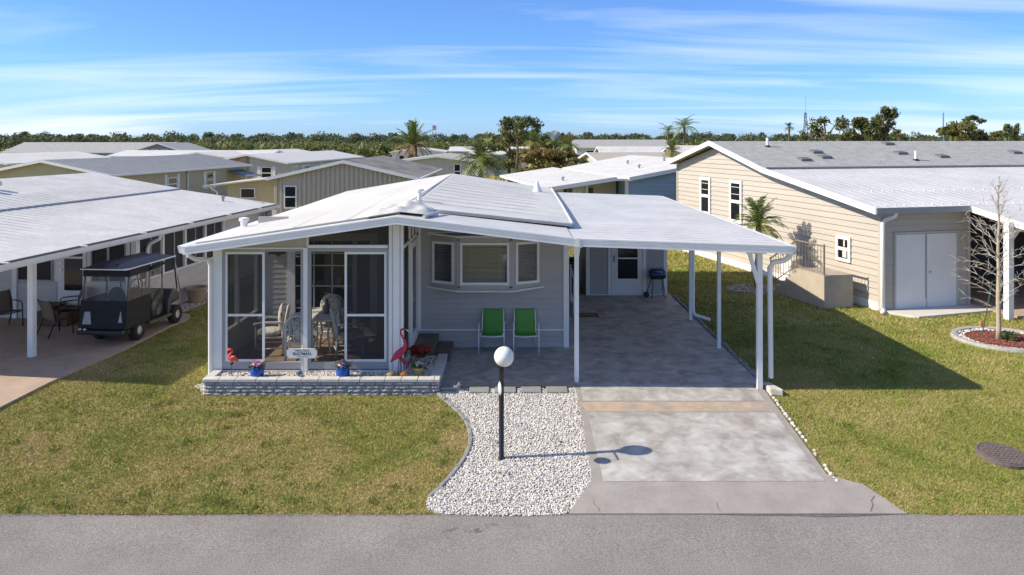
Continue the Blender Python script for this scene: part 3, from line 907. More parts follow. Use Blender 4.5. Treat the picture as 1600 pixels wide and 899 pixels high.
for (y0, y1, z0, z1) in ((15.6, 16.53, .36, .62), (15.6, 16.53, 2.36, 2.5), (15.6, 15.72, .62, 2.36), (16.41, 16.53, .62, 2.36)):
    dr.box(PR - .03, y0, z0, PR + .02, y1, z1)
door = dr.build('entry_door', 'white', home)
bx('pane', 'dark_pane', door, PR - .02, 15.72, .62, PR + .005, 16.41, 2.36)
MB().box(PR + .02, 15.66, 1.25, PR + .04, 15.70, 1.45).tube([(PR + .03, 15.68, 1.34), (PR + .07, 15.68, 1.34), (PR + .07, 15.78, 1.34)], .011, 6).build('handle', 'steel', door)
# back wall of the porch
bw = MB().box(PL + .08, FY, .3, -4.93, FY + .06, 2.9).box(-2.95, FY, .3, PR, FY + .06, 3.05).ext([(-4.93, FY, 2.52), (-2.95, FY, 2.52), (-2.95, FY, 3.05), (-4.93, FY, 2.75)], (0, .06, 0)).build('porch_back_wall', 'taupe', home)
siding(bw, [(PL + .08, .32), (-4.93, .32), (-4.93, 2.75), (PL + .08, 2.62)], lambda a, z, d: (a, FY - .002 - d, z), .112, 'taupe', lap=.008)
sd = rect_frame(MB(), -4.93, -2.95, .30, 2.54, .17, FY - .04, FY + .05)
sd.box(-3.50, FY - .03, .47, -3.40, FY + .04, 2.37).build('glass_door', 'white', home)
gd = MB()
for zz_ in (.9, 1.38, 1.83, 2.1): gd.box(-4.76, FY - .012, zz_ - .009, -3.51, FY + .0, zz_ + .009)
for xx in (-4.35, -3.95): gd.box(xx - .009, FY - .012, .48, xx + .009, FY + .0, 2.36)
gd.build('muntin', 'white_alu', home)
bx('pane', 'dark_pane', home, -4.76, FY + .005, .47, -3.50, FY + .02, 2.37)
bx('pane', 'dark_pane', home, -3.40, FY + .005, .47, -3.12, FY + .02, 2.37)
vb = MB()
for i in range(5): vb.box(-4.74 + i * .0, FY - .05 - i * .001, 2.30 - i * .07, -4.66, FY - .03, 2.33 - i * .07)
vb.build('blind', 'white', home)

# ---- roofs
RX = -2.09
RF = 13.90                                   # fascia plane
def roofplate(name, m, par, quad, t): return MB().plate(quad, t).build(name, m, par)
# front roof-over
r0 = roofplate('porch_roof', 'pan_roof', home, [(-5.92, RF, 2.65), (RX, RF, 3.205), (RX, 15.9, 3.225), (-5.92, 15.9, 2.67)], .07)
roofplate('porch_roof', 'pan_roof', home, [(RX, RF, 3.205), (1.10, RF, 2.815), (1.10, 16.9, 2.83), (RX, 16.9, 3.225)], .07)
# main roof on top
ml = roofplate('main_roof', 'roof_cream', home, [(-5.86, 14.22, 2.69), (RX, 14.30, 3.25), (RX, 27.0, 3.40), (-5.80, 27.0, 2.78)], .03)
mr = roofplate('main_roof', 'roof_membrane', home, [(RX, 15.15, 3.28), (1.20, 15.45, 2.905), (1.36, 27.0, 2.89), (RX, 27.0, 3.40)], .06)
# membrane seams along the slopes
sm = MB()
for k in range(1, 13):
    y = 15.5 + k * .9
    sm.bar((RX + .12, y, 3.268 + (y - 15.15) * .0101), (1.18, y, 2.907 - (y - 15.4) * .0013 + .001), .05, .003)
sm.build('seam', 'roof_membrane', mr)
sm = MB()
for f in (.22, .48, .74):
    a = Vector((-5.86, 14.3, 2.73)).lerp(Vector((RX, 14.3, 3.30)), f); b = Vector((-5.80, 26.9, 2.78)).lerp(Vector((RX, 26.9, 3.40)), f)
    sm.bar(a + Vector((0, 0, -.04)), b + Vector((0, 0, .0005)), .07, .006)
sm.build('seam', 'roof_cream', ml)
sm = MB()
sm.tube([(RX - .02, 14.9, 3.31), (RX, 26.9, 3.39)], .016, 6)
sm.build('ridge_seam', 'roof_membrane', mr)
MB().bar((-1.35, 15.2, 3.17), (1.18, 15.43, 2.865), .02, .012).build('drip_edge', 'grey_frame', mr)
MB().bar((-5.84, 14.205, 2.672), (-2.6, 14.265, 3.152), .012, .01).build('drip_edge', 'grey_frame', ml)
tub([(1.22, 15.5, 2.90), (1.30, 20, 2.893), (1.38, 26.9, 2.885)], .03, 'edge_roll', 'roof_membrane', mr)
# wrinkled membrane lump at the front of the ridge
nx, ny = 26, 26
vs, fs = [], []
for j in range(ny):
    for i in range(nx):
        u, v = i / (nx - 1), j / (ny - 1)
        x = RX - .62 + 1.18 * u; y = 14.12 + 1.45 * v + .18 * u
        base = 3.275 - abs(x - RX) * (.15 if x < RX else .12)
        w = math.sin(math.pi * u) ** .7 * math.sin(math.pi * min(v, 1)) ** .5
        h = .15 * w * (.75 + .25 * math.sin(7 * u + 4 * v) + .28 * math.sin(13 * u * v + 9 * v) + .2 * math.sin(17 * u - 5 * v))
        vs.append((x, y, base - .015 + max(h, 0)))
for j in range(ny - 1):
    for i in range(nx - 1):
        a = j * nx + i; fs.append((a, a + 1, a + nx + 1, a + nx))
MB().add(vs, fs).build('membrane_fold', 'roof_membrane', ml, smooth=True)
tub([(-1.62, 14.1, 3.18), (-1.38, 15.1, 3.19)], .03, 'edge_roll', 'roof_membrane', mr)
# vents
MB().lathe([(.05, 0), (.05, .20), (.10, .20), (.10, .245), (.03, .27)], (-2.0, 16.6, 3.28), 14).build('roof_vent', 'white', mr, smooth=True, auto=35)
MB().lathe([(.17, 0), (.10, .14), (.045, .3), (.045, .34)], (.80, 24.3, 2.93), 16).build('roof_vent', 'white', mr, smooth=True, auto=35)
MB().lathe([(.07, 0), (.075, .09), (.11, .12), (.10, .17), (.02, .19)], (-5.72, 16.4, 2.75), 14).build('roof_vent', 'white', ml, smooth=True, auto=35)
# carport roof
cp = roofplate('carport_roof', 'pan_roof', home, [(1.10, RF, 2.80), (5.05, RF, 2.67), (5.08, 26.3, 2.67), (1.10, 26.3, 2.80)], .07)
rb = MB(); y = RF + .35
while y < 26.2:
    rb.bar((1.12, y, 2.8015), (5.04, y, 2.6725), .03, .003); y += .38
rb.build('roof_rib', 'pan_roof', cp)
roofplate('carport_bounce_ceiling', 'white', home, [(1.3, RF + .02, 2.722), (5.03, RF + .02, 2.597), (5.03, 26.2, 2.597), (1.3, 26.2, 2.722)], .01)  # white plate added under the roof to bounce light into the carport
# fascia: a profiled band with end caps
def fascia(x0, z0, x1, z1, name='fascia'):
    o = MB().ext([(x0, RF - .05, z0 - .135), (x1, RF - .05, z1 - .135), (x1, RF - .05, z1 + .005), (x0, RF - .05, z0 + .005)], (0, .048, 0)).build(name, 'white_alu', home)
    g = MB()
    for a, b in ((-.137, -.105), (-.062, -.052), (-.018, .008)):
        g.ext([(x0, RF - .068, z0 + a), (x1, RF - .068, z1 + a), (x1, RF - .068, z1 + b), (x0, RF - .068, z0 + b)], (0, .017, 0))
    g.build('bead', 'white_alu', o)
fascia(-5.93, 2.65, RX, 3.205)
fascia(RX, 3.205, 1.18, 2.805)
fascia(1.185, 2.805, 5.06, 2.672)
bx('fascia_joint', 'white_alu', home, 1.15, RF - .075, 2.66, 1.22, RF - .03, 2.82)
# side gutters with open end caps
MB().ext([(-5.90, RF - .02, 2.66), (-6.05, RF - .02, 2.67), (-6.02, RF - .02, 2.55), (-5.93, RF - .02, 2.52)], (0, 13.0, 0)).build('gutter', 'white_alu', home)
MB().ext([(5.06, RF, 2.66), (5.16, RF, 2.66), (5.13, RF, 2.55), (5.06, RF, 2.54)], (0, 12.4, 0)).build('gutter', 'white_alu', home)
# downspouts
tub([(-5.98, 14.2, 2.56), (-5.98, 14.22, 2.44), (-5.90, 14.32, 2.36), (-5.74, 14.5, 2.33), (-5.70, 14.52, 2.22), (-5.70, 14.52, .1)], .042, 'downspout', 'white_alu', home, 10)
tub([(5.08, 14.0, 2.56), (5.07, 14.02, 2.46), (4.99, 14.08, 2.38), (4.84, 14.2, 2.33), (4.78, 14.24, 2.22), (4.80, 14.24, .18)], .048, 'downspout', 'white_alu', home, 10)
tub([(4.60, 19.52, 2.55), (4.60, 19.52, .25), (4.64, 19.5, .14), (4.98, 19.3, .06)], .045, 'downspout', 'white_alu', home, 10)
# posts
def post(x, y, w, z0, z1, flare=True):
    o = bx('carport_post', 'white_alu', home, x - w / 2, y - w / 2, z0, x + w / 2, y + w / 2, z1)
    if flare: MB().ext([(x - w / 2 - .001, y - .04, z1 - .28), (x + w / 2 + .001, y - .04, z1 - .28), (x + w / 2 + .04, y - .04, z1), (x - w / 2 - .04, y - .04, z1)], (0, .08, 0)).build('bracket', 'white_alu', o)
    return o
post(1.215, 14.46, .082, .02, 2.66)
post(4.56, 14.16, .095, .0, 2.58, False)
MB().bar((4.53, 14.14, 1.95), (4.36, 14.14, 2.56), .07, .05).build('brace', 'white_alu', home)
bx('post_cap', 'white_alu', home, 4.33, 14.08, 2.50, 4.66, 14.24, 2.59)
post(4.52, 16.78, .075, .02, 2.60)
post(4.51, 19.40, .075, .02, 2.60)
bx('beam', 'white_alu', home, 4.47, 14.0, 2.52, 4.57, 26.2, 2.60)
bx('beam', 'white_alu', home, 1.18, 14.0, 2.62, 1.28, 16.8, 2.72)

# ------------------------------------------------------------------ storage shed at the end of the carport
SY = 22.5
shed = thing('storage_shed', 'grey sided storage shed with white screen door at the back of the carport', 'shed', (3.3, SY, 0))
sw = MB().box(2.19, SY, .03, 4.52, SY + .06, 2.62).box(2.19, SY + .06, .03, 2.27, 26.1, 2.62).box(4.44, SY + .06, .03, 4.52, 26.1, 2.62).build('wall', 'taupe', shed)
dx0, dx1 = PX(950, SY), PX(1009, SY)
siding(sw, [(2.27, .06), (dx0, .06), (dx0, 2.6), (2.27, 2.6)], lambda a, z, d: (a, SY - .002 - d, z), .112, 'taupe')
siding(sw, [(dx1, .06), (4.44, .06), (4.44, 2.6), (dx1, 2.6)], lambda a, z, d: (a, SY - .002 - d, z), .112, 'taupe')
siding(sw, [(SY + .04, .06), (26.0, .06), (26.0, 2.6), (SY + .04, 2.6)], lambda a, z, d: (2.188 - d, a, z), .112, 'taupe')
bx('corner_trim', 'white', sw, 2.17, SY - .03, .03, 2.27, SY + .04, 2.62)
bx('corner_trim', 'white', sw, 4.44, SY - .03, .03, 4.54, SY + .04, 2.62)
bx('base_trim', 'white', sw, 2.27, SY - .025, .03, 4.44, SY - .001, .06)
MB().box(dx0, SY - .04, .04, dx0 + .09, SY + .02, 2.4).box(dx1 - .09, SY - .04, .04, dx1, SY + .02, 2.4).box(dx0 + .09, SY - .04, 2.12, dx1 - .09, SY + .02, 2.4).build('door_frame', 'white', shed)
sdr = bx('screen_door', 'door_white', shed, dx0 + .10, SY - .035, .06, dx1 - .10, SY - .005, 2.11)
wx0, wx1 = PX(965, SY), PX(996, SY)
rect_frame(MB(), wx0 - .03, wx1 + .03, PZ(437, SY), 1.96, .03, SY - .045, SY - .034).box(wx0, SY - .045, PZ(403.5, SY) - .02, wx1, SY - .034, PZ(403.5, SY) + .02).build('window_frame', 'white', sdr)
bx('pane', 'dark_pane', sdr, wx0, SY - .0395, PZ(437, SY) + .03, wx1, SY - .036, PZ(403.5, SY) - .02)
bx('pane', 'dark_pane', sdr, wx0, SY - .0395, PZ(403.5, SY) + .02, wx1, SY - .036, 1.93)
MB().box(PX(958.5, SY), SY - .06, 1.02, PX(960, SY), SY - .035, 1.2).build('handle', 'black_metal', sdr)

# things in the passage between home and shed
hr = thing('hose_reel', 'black round hose reel in the dark passage beside the shed', 'hose reel', (1.86, 24.0, .0))
c = (1.86, 24.0, PZ(417, 24.0))
for i, r in enumerate((.2, .16, .12, .08)):
    MB().tube([(c[0] + r * math.cos(a), c[1] - .08 + i * .01, c[2] + r * math.sin(a)) for a in [k * math.pi / 10 for k in range(21)]], .022, 6).build('hose_coil', 'grey_frame' if i % 2 else 'black', hr, smooth=True)
MB().box(c[0] - .25, c[1] - .02, .04, c[0] + .25, c[1] + .06, c[2] + .3).build('stand', 'black', hr)
ra = thing('step_railing', 'white metal step railing behind the front carport post', 'railing', (1.55, 20.2, .04))
RA = []
for yy, z in ((19.9, .98), (20.9, 1.15)):
    tub([(1.60, yy, .04), (1.60, yy, z)], .018, 'upright', 'white_alu', ra, 6)
tub([(1.60, 19.8, .97), (1.60, 21.0, 1.17)], .02, 'top_rail', 'white_alu', ra, 6)
tub([(1.60, 19.8, .30), (1.60, 21.0, .48)], .016, 'bottom_rail', 'white_alu', ra, 6)
bx('step', 'slate_tile', ra, 1.26, 19.9, .04, 1.56, 21.0, .30)

# entry steps beside the planter
st = thing('entry_steps', 'two brown tiled steps below the porch door beside the bay window', 'steps', (-1.7, 16.2, .04))
bx('tread', 'slate_tile', st, -2.03, 15.66, .04, -1.60, 16.84, .35, bevel=.01)
bx('tread', 'slate_tile', st, -1.595, 15.80, .04, -1.27, 16.72, .20, bevel=.01)

# ------------------------------------------------------------------ lamp post
lx, ly = G(783.5, 718)
lz = gz(ly)
lamp = thing('lamp_post', 'black lamp post with white round globe standing in the white gravel', 'lamp post', (lx, ly, lz))
gc = 1.575
MB().lathe([(.055, 0), (.055, .03), (.040, .05), (.038, gc - .17), (.062, gc - .165), (.066, gc - .145), (.05, gc - .135)], n=18).build('pole', 'black_metal', lamp, False, smooth=True, auto=40)
MB().ball((0.04, 0, gc), .153, 28, 18).build('globe', 'globe', lamp, False, smooth=True)
MB().tube([(0, 0, 1.33), (-.0, -.25, 1.33)], .012, 6).tube([(0, -.245, 1.335), (-.01, -.25, 1.27)], .006, 5).build('bracket', 'black_metal', lamp, False)
MB().lathe([(.0, -.02), (.07, -.018), (.1, 0), (.07, .018), (.0, .02)], n=18).build('hanging_disc', 'pale_blue', lamp, False)
dd = [c for c in lamp.children if c.name.startswith('hanging')][0]
dd.location = (-.02, -.25, 1.17); dd.rotation_euler = (R(90), 0, R(-78))
lamp.children[0].rotation_euler = (0, R(.7), 0)

# ------------------------------------------------------------------ green patio chairs
def sling_chair(name, label, fm, sm_, group, s=1.0):
    t = thing(name, label, 'chair', group=group)
    FRAME[t.name] = None
    w = .27 * s
    for sx in (-1, 1):
        x = sx * w
        MB().tube([(x, -.27, 0), (x, -.24, .56), (x, -.19, .60), (x, .06, .61), (x * .98, .17, .60)], .014, 8).build('arm', fm, t, False, smooth=True)
        MB().tube([(x * .86, .30, 0), (x * .86, .14, .36), (x * .86, .16, .60), (x * .84, .27, .86)], .014, 8).build('back_leg', fm, t, False, smooth=True)
        MB().tube([(x * .86, -.24, .40), (x * .86, .12, .36), (x * .86, .15, .40)], .013, 8).build('side_rail', fm, t, False, smooth=True)
    MB().tube([(-w, -.25, .385), (0, -.26, .365), (w, -.25, .385)], .013, 8).build('front_rail', fm, t, False, smooth=True)
    vs = []; fs = []; n = 15
    prof = [(-.25, .405), (-.22, .405), (-.1, .375), (.04, .355), (.11, .37), (.145, .41), (.155, .5), (.175, .62), (.215, .74), (.255, .84), (.262, .855)]
    for (y, z) in prof:
        for i in range(5):
            u = -1 + i * .5
            vs.append((u * w * .86, y, z - .012 * (1 - u * u)))
    for j in range(len(prof) - 1):
        for i in range(4):
            a = j * 5 + i; fs.append((a, a + 1, a + 6, a + 5))
    o = MB().add(vs, fs).build('sling', sm_, t, False, smooth=True)
    sd_ = o.modifiers.new('thick', 'SOLIDIFY'); sd_.thickness = .006
    return t
c1 = sling_chair('patio_chair', 'green sling patio chair with white frame, nearer the porch steps', 'white_alu', 'green_sling', 'green chairs under the bay window')
c1.location = (PX(769, 16.5), 16.55, .04); c1.rotation_euler = (0, 0, R(-3))
c2 = copy_tree(c1)
c2['label'] = 'green sling patio chair with white frame, nearer the carport post'
c2.location = (PX(821, 16.5), 16.55, .04); c2.rotation_euler = (0, 0, R(3))

# brown chairs and table on the neighbour's patio
b1 = sling_chair('patio_chair', 'brown sling armchair with dark frame seen from behind, right of the white patio post', 'black_metal', 'brown_sling', 'brown chairs on the left patio')
b1.location = (*G(86, 527), .05); b1.rotation_euler = (0, 0, R(152))
b2 = copy_tree(b1); b2['label'] = 'brown sling chair at the left picture edge on the patio'
b2.location = (*G(8, 515), .05); b2.rotation_euler = (0, 0, R(60))
b3 = copy_tree(b1); b3['label'] = 'brown sling chair close behind the golf cart on the patio'
b3.location = (*G(112, 508), .05); b3.rotation_euler = (0, 0, R(-60))
tx, ty = G(84, 505)
tb = thing('side_table', 'small brown patio table beside the brown chair on the left patio', 'table', (tx, ty, .05))
MB().lathe([(.0, .40), (.27, .40), (.28, .42), (.27, .44), (.0, .44)], n=20, cap=False).build('table_top', 'wood_brown', tb, False, smooth=True, auto=40)
for k in range(3):
    a = k * 2.1
    MB().tube([(.2 * math.cos(a), .2 * math.sin(a), 0), (.12 * math.cos(a), .12 * math.sin(a), .41)], .013, 6).build('leg', 'black_metal', tb, False, smooth=True)

# ------------------------------------------------------------------ porch furniture
def rattan_chair():
    t = thing('rattan_chair', '', 'chair', group='white rattan chairs in the porch'); FRAME[t.name] = None
    for sx in (-1, 1):
        MB().tube([(sx * .27, -.26, 0), (sx * .27, -.25, .62), (sx * .26, -.1, .66)], .021, 8).build('leg', 'rattan', t, False, smooth=True)
        MB().tube([(sx * .25, .27, 0), (sx * .25, .25, .45), (sx * .25, .27, .64)], .021, 8).build('leg', 'rattan', t, False, smooth=True)
        MB().tube([(sx * .27, -.30, .64), (sx * .28, -.1, .665), (sx * .26, .2, .65), (sx * .2, .3, .66)], .026, 8).build('arm', 'rattan', t, False, smooth=True)
        MB().tube([(sx * .26, -.25, .14), (sx * .25, .26, .14)], .014, 6).build('rung', 'rattan', t, False, smooth=True)
        MB().tube([(sx * .26, -.25, .36), (sx * .25, .26, .36)], .018, 6).build('rung', 'rattan', t, False, smooth=True)
    for y in (-.25, .26):
        MB().tube([(-.26, y, .14), (.26, y, .14)], .014, 6).tube([(-.26, y, .37), (.26, y, .37)], .018, 6).build('rung', 'rattan', t, False, smooth=True)
    arch = [(-.25, .27, .40), (-.25, .29, .62)] + [(-.25 * math.cos(a), .31 + .03 * math.sin(a), .70 + .23 * math.sin(a)) for a in [k * math.pi / 10 for k in range(1, 10)]] + [(.25, .29, .62), (.25, .27, .40)]
    MB().tube(arch, .02, 8).build('back_frame', 'rattan', t, False, smooth=True)
    sl = MB()
    for k in range(-2, 3): sl.tube([(k * .085, .28, .4), (k * .085, .32, .86 - abs(k) * .03)], .011, 6)
    sl.tube([(-.26, .285, .55), (.26, .285, .55)], .013, 6)
    sl.build('back_spindles', 'rattan', t, False, smooth=True)
    MB().ball((0, -.01, .43), (.27, .28, .075), 18, 8).build('seat_cushion', 'floral', t, False, smooth=True)
    MB().ball((0, .22, .70), (.25, .085, .28), 18, 10).build('back_cushion', 'floral', t, False, smooth=True)
    return t
ch = rattan_chair()
spots = [(-4.86, 15.5, -80, 'white rattan chair with floral cushions left of the porch table, side on'),
         (-4.12, 15.0, 186, 'white rattan chair with its back to the screen, nearest in the porch'),
         (-3.92, 16.35, -6, 'white rattan chair facing out behind the porch table'),
         (-3.28, 15.4, 110, 'white rattan chair right of the porch table, half hidden by the screen panel')]
for i, (x, y, a, lab) in enumerate(spots):
    o = ch if i == 0 else copy_tree(ch)
    o.location = (x, y, .30); o.rotation_euler = (0, 0, R(a)); o['label'] = lab
tb = thing('porch_table', 'round white table between the rattan chairs in the porch', 'table', (-3.82, 15.68, .30))
MB().lathe([(.0, .70), (.56, .70), (.58, .715), (.575, .735), (.0, .74)], n=36, cap=False).build('table_top', 'rattan', tb, False, smooth=True, auto=40)
for k in range(4):
    a = k * math.pi / 2 + .6
    MB().tube([(.3 * math.cos(a), .3 * math.sin(a), 0), (.16 * math.cos(a), .16 * math.sin(a), .36), (.3 * math.cos(a), .3 * math.sin(a), .71)], .022, 8).build('leg', 'rattan', tb, False, smooth=True)
o = MB().lathe([(.0, 0), (.07, .0), (.085, .06), (.08, .13), (.035, .19), (.028, .27), (.035, .275), (.03, .28)], (0, 0, 0), 16).build('bottle', mat('bottle_glass', (.14, .135, .12), .15), None, smooth=True, auto=50)
o.location = (-3.80, 15.72, 1.04); tag(o, 'dark glass jug on the round porch table', 'jug')
# fish ornament on the porch back wall
fm = MB()
fx, fz = -5.13, 2.12
body = [(fx + .16 * math.cos(a) * (1.0), FY - .03, fz + .055 * math.sin(a)) for a in [k * math.pi / 8 for k in range(16)]]
fm.ext(body, (0, .015, 0))
for s in (1, -1):
    fm.ext([(fx - .13, FY - .031, fz), (fx - .22, FY - .031, fz + s * .06), (fx - .2, FY - .031, fz)], (0, .015, 0))
    fm.ext([(fx - .05, FY - .032, fz + s * .04), (fx + .05, FY - .032, fz + s * .045), (fx + .0, FY - .032, fz + s * .1)], (0, .014, 0))
tag(fm.build('wall_ornament', mat('bronze_dark', (.05, .035, .025), .5)), 'dark fish shaped ornament on the porch back wall', 'ornament')

# ------------------------------------------------------------------ planter things
def leaves(mb, c, r, n, size, up=.6):
    for _ in range(n):
        a = random.uniform(0, 6.28); rr = r * random.random() ** .6
        p = Vector((c[0] + rr * math.cos(a), c[1] + rr * math.sin(a), c[2] + random.uniform(0, up) * r))
        d = Vector((math.cos(a), math.sin(a), random.uniform(-.1, 1.1))).normalized() * size * random.uniform(.6, 1.2)
        s = d.cross(Vector((random.uniform(-.4, .4), random.uniform(-.4, .4), 1))).normalized() * size * .28
        mb.add([p, p + d * .5 + s, p + d, p + d * .5 - s], [(0, 1, 2, 3)])
def flower(mb, c, s, n=5):
    t = Vector((random.uniform(-.4, .4), random.uniform(-.9, -.1), 1)).normalized()
    u = t.orthogonal().normalized(); w = t.cross(u)
    for k in range(n):
        a = 6.28 * k / n; d = (u * math.cos(a) + w * math.sin(a)) * s; e = (u * math.cos(a + .6) + w * math.sin(a + .6)) * s; g = (u * math.cos(a - .6) + w * math.sin(a - .6)) * s
        cc = Vector(c)
        mb.add([cc, cc + g * .7 + t * s * .2, cc + d * 1.05 + t * s * .15, cc + e * .7 + t * s * .2], [(0, 1, 2, 3)])
def flowerpot(x, y, z, label, pots, blooms, nfl, r=.13, h=.19, group=None, cat='flower pot', potm='cobalt'):
    t = thing('flower_pot', label, cat, (x, y, z), group=group); FRAME[t.name] = None
    MB().lathe(pots, n=22).build('pot', potm, t, False, smooth=True, auto=50)
    MB().lathe([(.0, h - .03), (r * .86, h - .03)], n=16, cap=False).build('soil', 'soil', t, False)
    m = MB(); leaves(m, (0, 0, h - .03), r * 1.0, 110, .07, .8); m.build('leaves', 'leaf', t, False)
    for bm_ in blooms:
        m = MB()
        for _ in range(nfl):
            a = random.uniform(0, 6.28); rr = r * 1.05 * random.random() ** .5
            flower(m, (rr * math.cos(a), rr * math.sin(a), h + .04 + random.uniform(0, .09) * (1.4 - rr / r)), .026)
        stuff(m.build('flowers', bm_, t, False))
    return t
potprof = [(.085, 0), (.115, .03), (.128, .09), (.122, .15), (.105, .185), (.115, .20), (.112, .205), (.10, .19), (.09, .17)]
pz = PSOIL + .012
PYc = 14.20
flowerpot(PX(402, PYc), PYc, pz, 'cobalt blue pot with purple and pink flowers left of the name sign', potprof, ['petal_purple', 'petal_pink', 'petal_purple'], 16, group='blue pots in the planter')
flowerpot(PX(536, PYc), PYc, pz, 'cobalt blue pot with pink and white flowers right of the name sign', potprof, ['petal_pink', 'petal_white', 'petal_purple'], 14, group='blue pots in the planter')
yp = [(.06, 0), (.085, .11), (.10, .12), (.10, .145), (.088, .145), (.08, .12)]
flowerpot(PX(653, 14.35), 14.35, pz, 'yellow pot with small green plant at the planter corner', yp, ['petal_white'], 8, .09, .14, cat='plant pot', potm='yellow_pot')
px_, py_ = PX(656, 15.0), 15.0
pt = thing('poinsettia', 'dark red poinsettia in a pot behind the yellow pot', 'plant', (px_, py_, pz)); FRAME[pt.name] = None
MB().lathe([(.07, 0), (.10, .14), (.105, .16)], n=16).build('pot', 'tan_pot', pt, False, smooth=True, auto=50)
m = MB(); leaves(m, (0, 0, .16), .17, 90, .10, .6); m.build('leaves', 'dark_leaf', pt, False)
m = MB()
for _ in range(34):
    a = random.uniform(0, 6.28); rr = .19 * random.random() ** .5
    flower(m, (rr * math.cos(a), rr * math.sin(a), .24 + random.uniform(0, .09)), .06, 7)
m.build('bracts', 'poinsettia', pt, False)

# name sign
sx_, sy_ = PX(472, 14.16), 14.16
sg = thing('name_sign', 'white name sign with notched corners on a white post in the planter', 'sign', (sx_, sy_, pz - .01)); FRAME[sg.name] = None
s0z = PZ(560.5, 14.12) - (pz - .01); s1z = PZ(545.5, 14.12) - (pz - .01); hw = .278; nt = .035
zb_, zt2 = s0z, s1z
MB().box(-.022, -.0, 0, .022, .03, zt2 + .0).box(-.012, -.004, zt2, .012, .026, zt2 + .05).build('post', 'white', sg, False)
def notch(hw, z0, z1, n):
    p = []
    for cx, cz, a0 in ((hw, z0, 180), (hw, z1, 270), (-hw, z1, 0), (-hw, z0, 90)):
        for k in range(5):
            a = R(a0 - k * 22.5)
            p.append((cx + n * math.cos(a), -.02, cz + n * math.sin(a)))
    return p
MB().ext(notch(hw, zb_, zt2, nt), (0, .019, 0)).build('board', 'sign', sg, False)
def words(txt, size, z, par, w=None, y=-.0225):
    cu = bpy.data.curves.new('lettering', 'FONT'); cu.body = txt; cu.size = size; cu.align_x = 'CENTER'; cu.align_y = 'CENTER'; cu.extrude = .0008
    cu.offset = size * .012
    tmp = bpy.data.objects.new('tmp', cu); COL.objects.link(tmp)
    bpy.context.view_layer.update()
    me = bpy.data.meshes.new_from_object(tmp.evaluated_get(bpy.context.evaluated_depsgraph_get()))
    bpy.data.objects.remove(tmp); bpy.data.curves.remove(cu)
    o = bpy.data.objects.new('lettering', me); put(o, par)
    me.materials.clear(); me.materials.append(M['ink'])
    o.rotation_euler = (R(90), 0, 0); o.location = (0, y, z)
    if w:
        xs = [v.co.x for v in me.vertices]; o.scale = (w / (max(xs) - min(xs)), 1, 1)
    return o
hgt = zt2 - zb_
words('TOM & CINDY', .040, zb_ + hgt * .80, sg, .28)
words('BULTMAN', .072, zb_ + hgt * .46, sg, .325)
m = MB(); xk = -.09
while xk < .09:
    w = random.uniform(.008, .02); m.box(xk, -.0225, zb_ + hgt * .155, xk + w, -.0205, zb_ + hgt * .155 + .010); xk += w + .006
m.build('small_print', 'grey_frame', sg, False)

# garden spotlight in front of the sign
sp = thing('garden_spotlight', 'small grey garden spotlight aimed at the name sign', 'spotlight', (PX(467, 14.12), 14.12, pz)); FRAME[sp.name] = None
MB().tube([(0, 0, 0), (0, 0, .08)], .018, 8).build('stake', 'edging', sp, False, smooth=True)
MB().tube([(-.02, -.02, .08), (.03, .03, .13)], [.05, .035], 12).build('head', mat('spot_grey', (.10, .15, .19), .4), sp, False, smooth=True, auto=40)

# flamingos
def flam_big(x, y, z, s, label, flip=1, lean=0):
    t = thing('flamingo_statue', label, 'flamingo', (x, y, z)); FRAME[t.name] = None
    P = lambda pts: [(flip * a * s, b * s, c * s) for a, b, c in pts]
    MB().tube(P([(-.02, -.02, 0), (-.015, -.02, .17), (.0, 0, .34)]), .008 * s, 6).build('leg', 'black_metal', t, False, smooth=True)
    MB().tube(P([(.025, .03, 0), (.03, .03, .18), (.015, .0, .34)]), .008 * s, 6).build('leg', 'black_metal', t, False, smooth=True)
    # body, tail and neck as one tapering surface
    MB().tube(P([(-.16, 0, .24), (-.11, 0, .30), (-.05, 0, .36), (.02, 0, .42), (.075, 0, .475), (.105, 0, .53), (.11, 0, .58), (.095, 0, .64), (.06, 0, .70), (.03, 0, .75), (.02, 0, .80), (.04, 0, .835), (.085, 0, .845), (.13, 0, .825)]),
              [q * s for q in (.008, .035, .062, .068, .055, .036, .026, .021, .018, .017, .018, .021, .024, .013)], 12).build('body', 'pink', t, False, smooth=True)
    MB().tube(P([(.125, 0, .829), (.16, 0, .812), (.185, 0, .79)]), [.013 * s, .010 * s, .002 * s], 8).build('beak', 'petal_white', t, False, smooth=True)
    MB().tube(P([(-.15, -.05, .27), (-.06, -.07, .36), (.03, -.055, .43)]), [.004 * s, .03 * s, .012 * s], 8).build('wing', 'pink', t, False, smooth=True)
    return t
flam_big(PX(624, 14.22), 14.22, pz + .03, 1.02, 'tall magenta metal flamingo with curved neck on the orange base')
fb = flam_big(PX(632, 14.42), 14.42, pz, .56, 'smaller pink metal flamingo just behind the tall one', -1)
ob = thing('duck_ornament', 'orange base with two small yellow ducks at the flamingo feet', 'ornament', (PX(620, 14.2), 14.2, pz)); FRAME[ob.name] = None
MB().ball((0, 0, .015), (.19, .09, .035), 14, 6, .08).build('base', 'orange', ob, False)
for dx, mm_ in ((-.13, 'yellow_pot'), (.12, 'orange')):
    MB().tube([(dx - .07, -.03, .06), (dx - .03, -.03, .07), (dx + .02, -.03, .08), (dx + .04, -.03, .12), (dx + .03, -.03, .155)], [.01, .045, .05, .03, .025], 10).build('duck', mm_, ob, False, smooth=True)
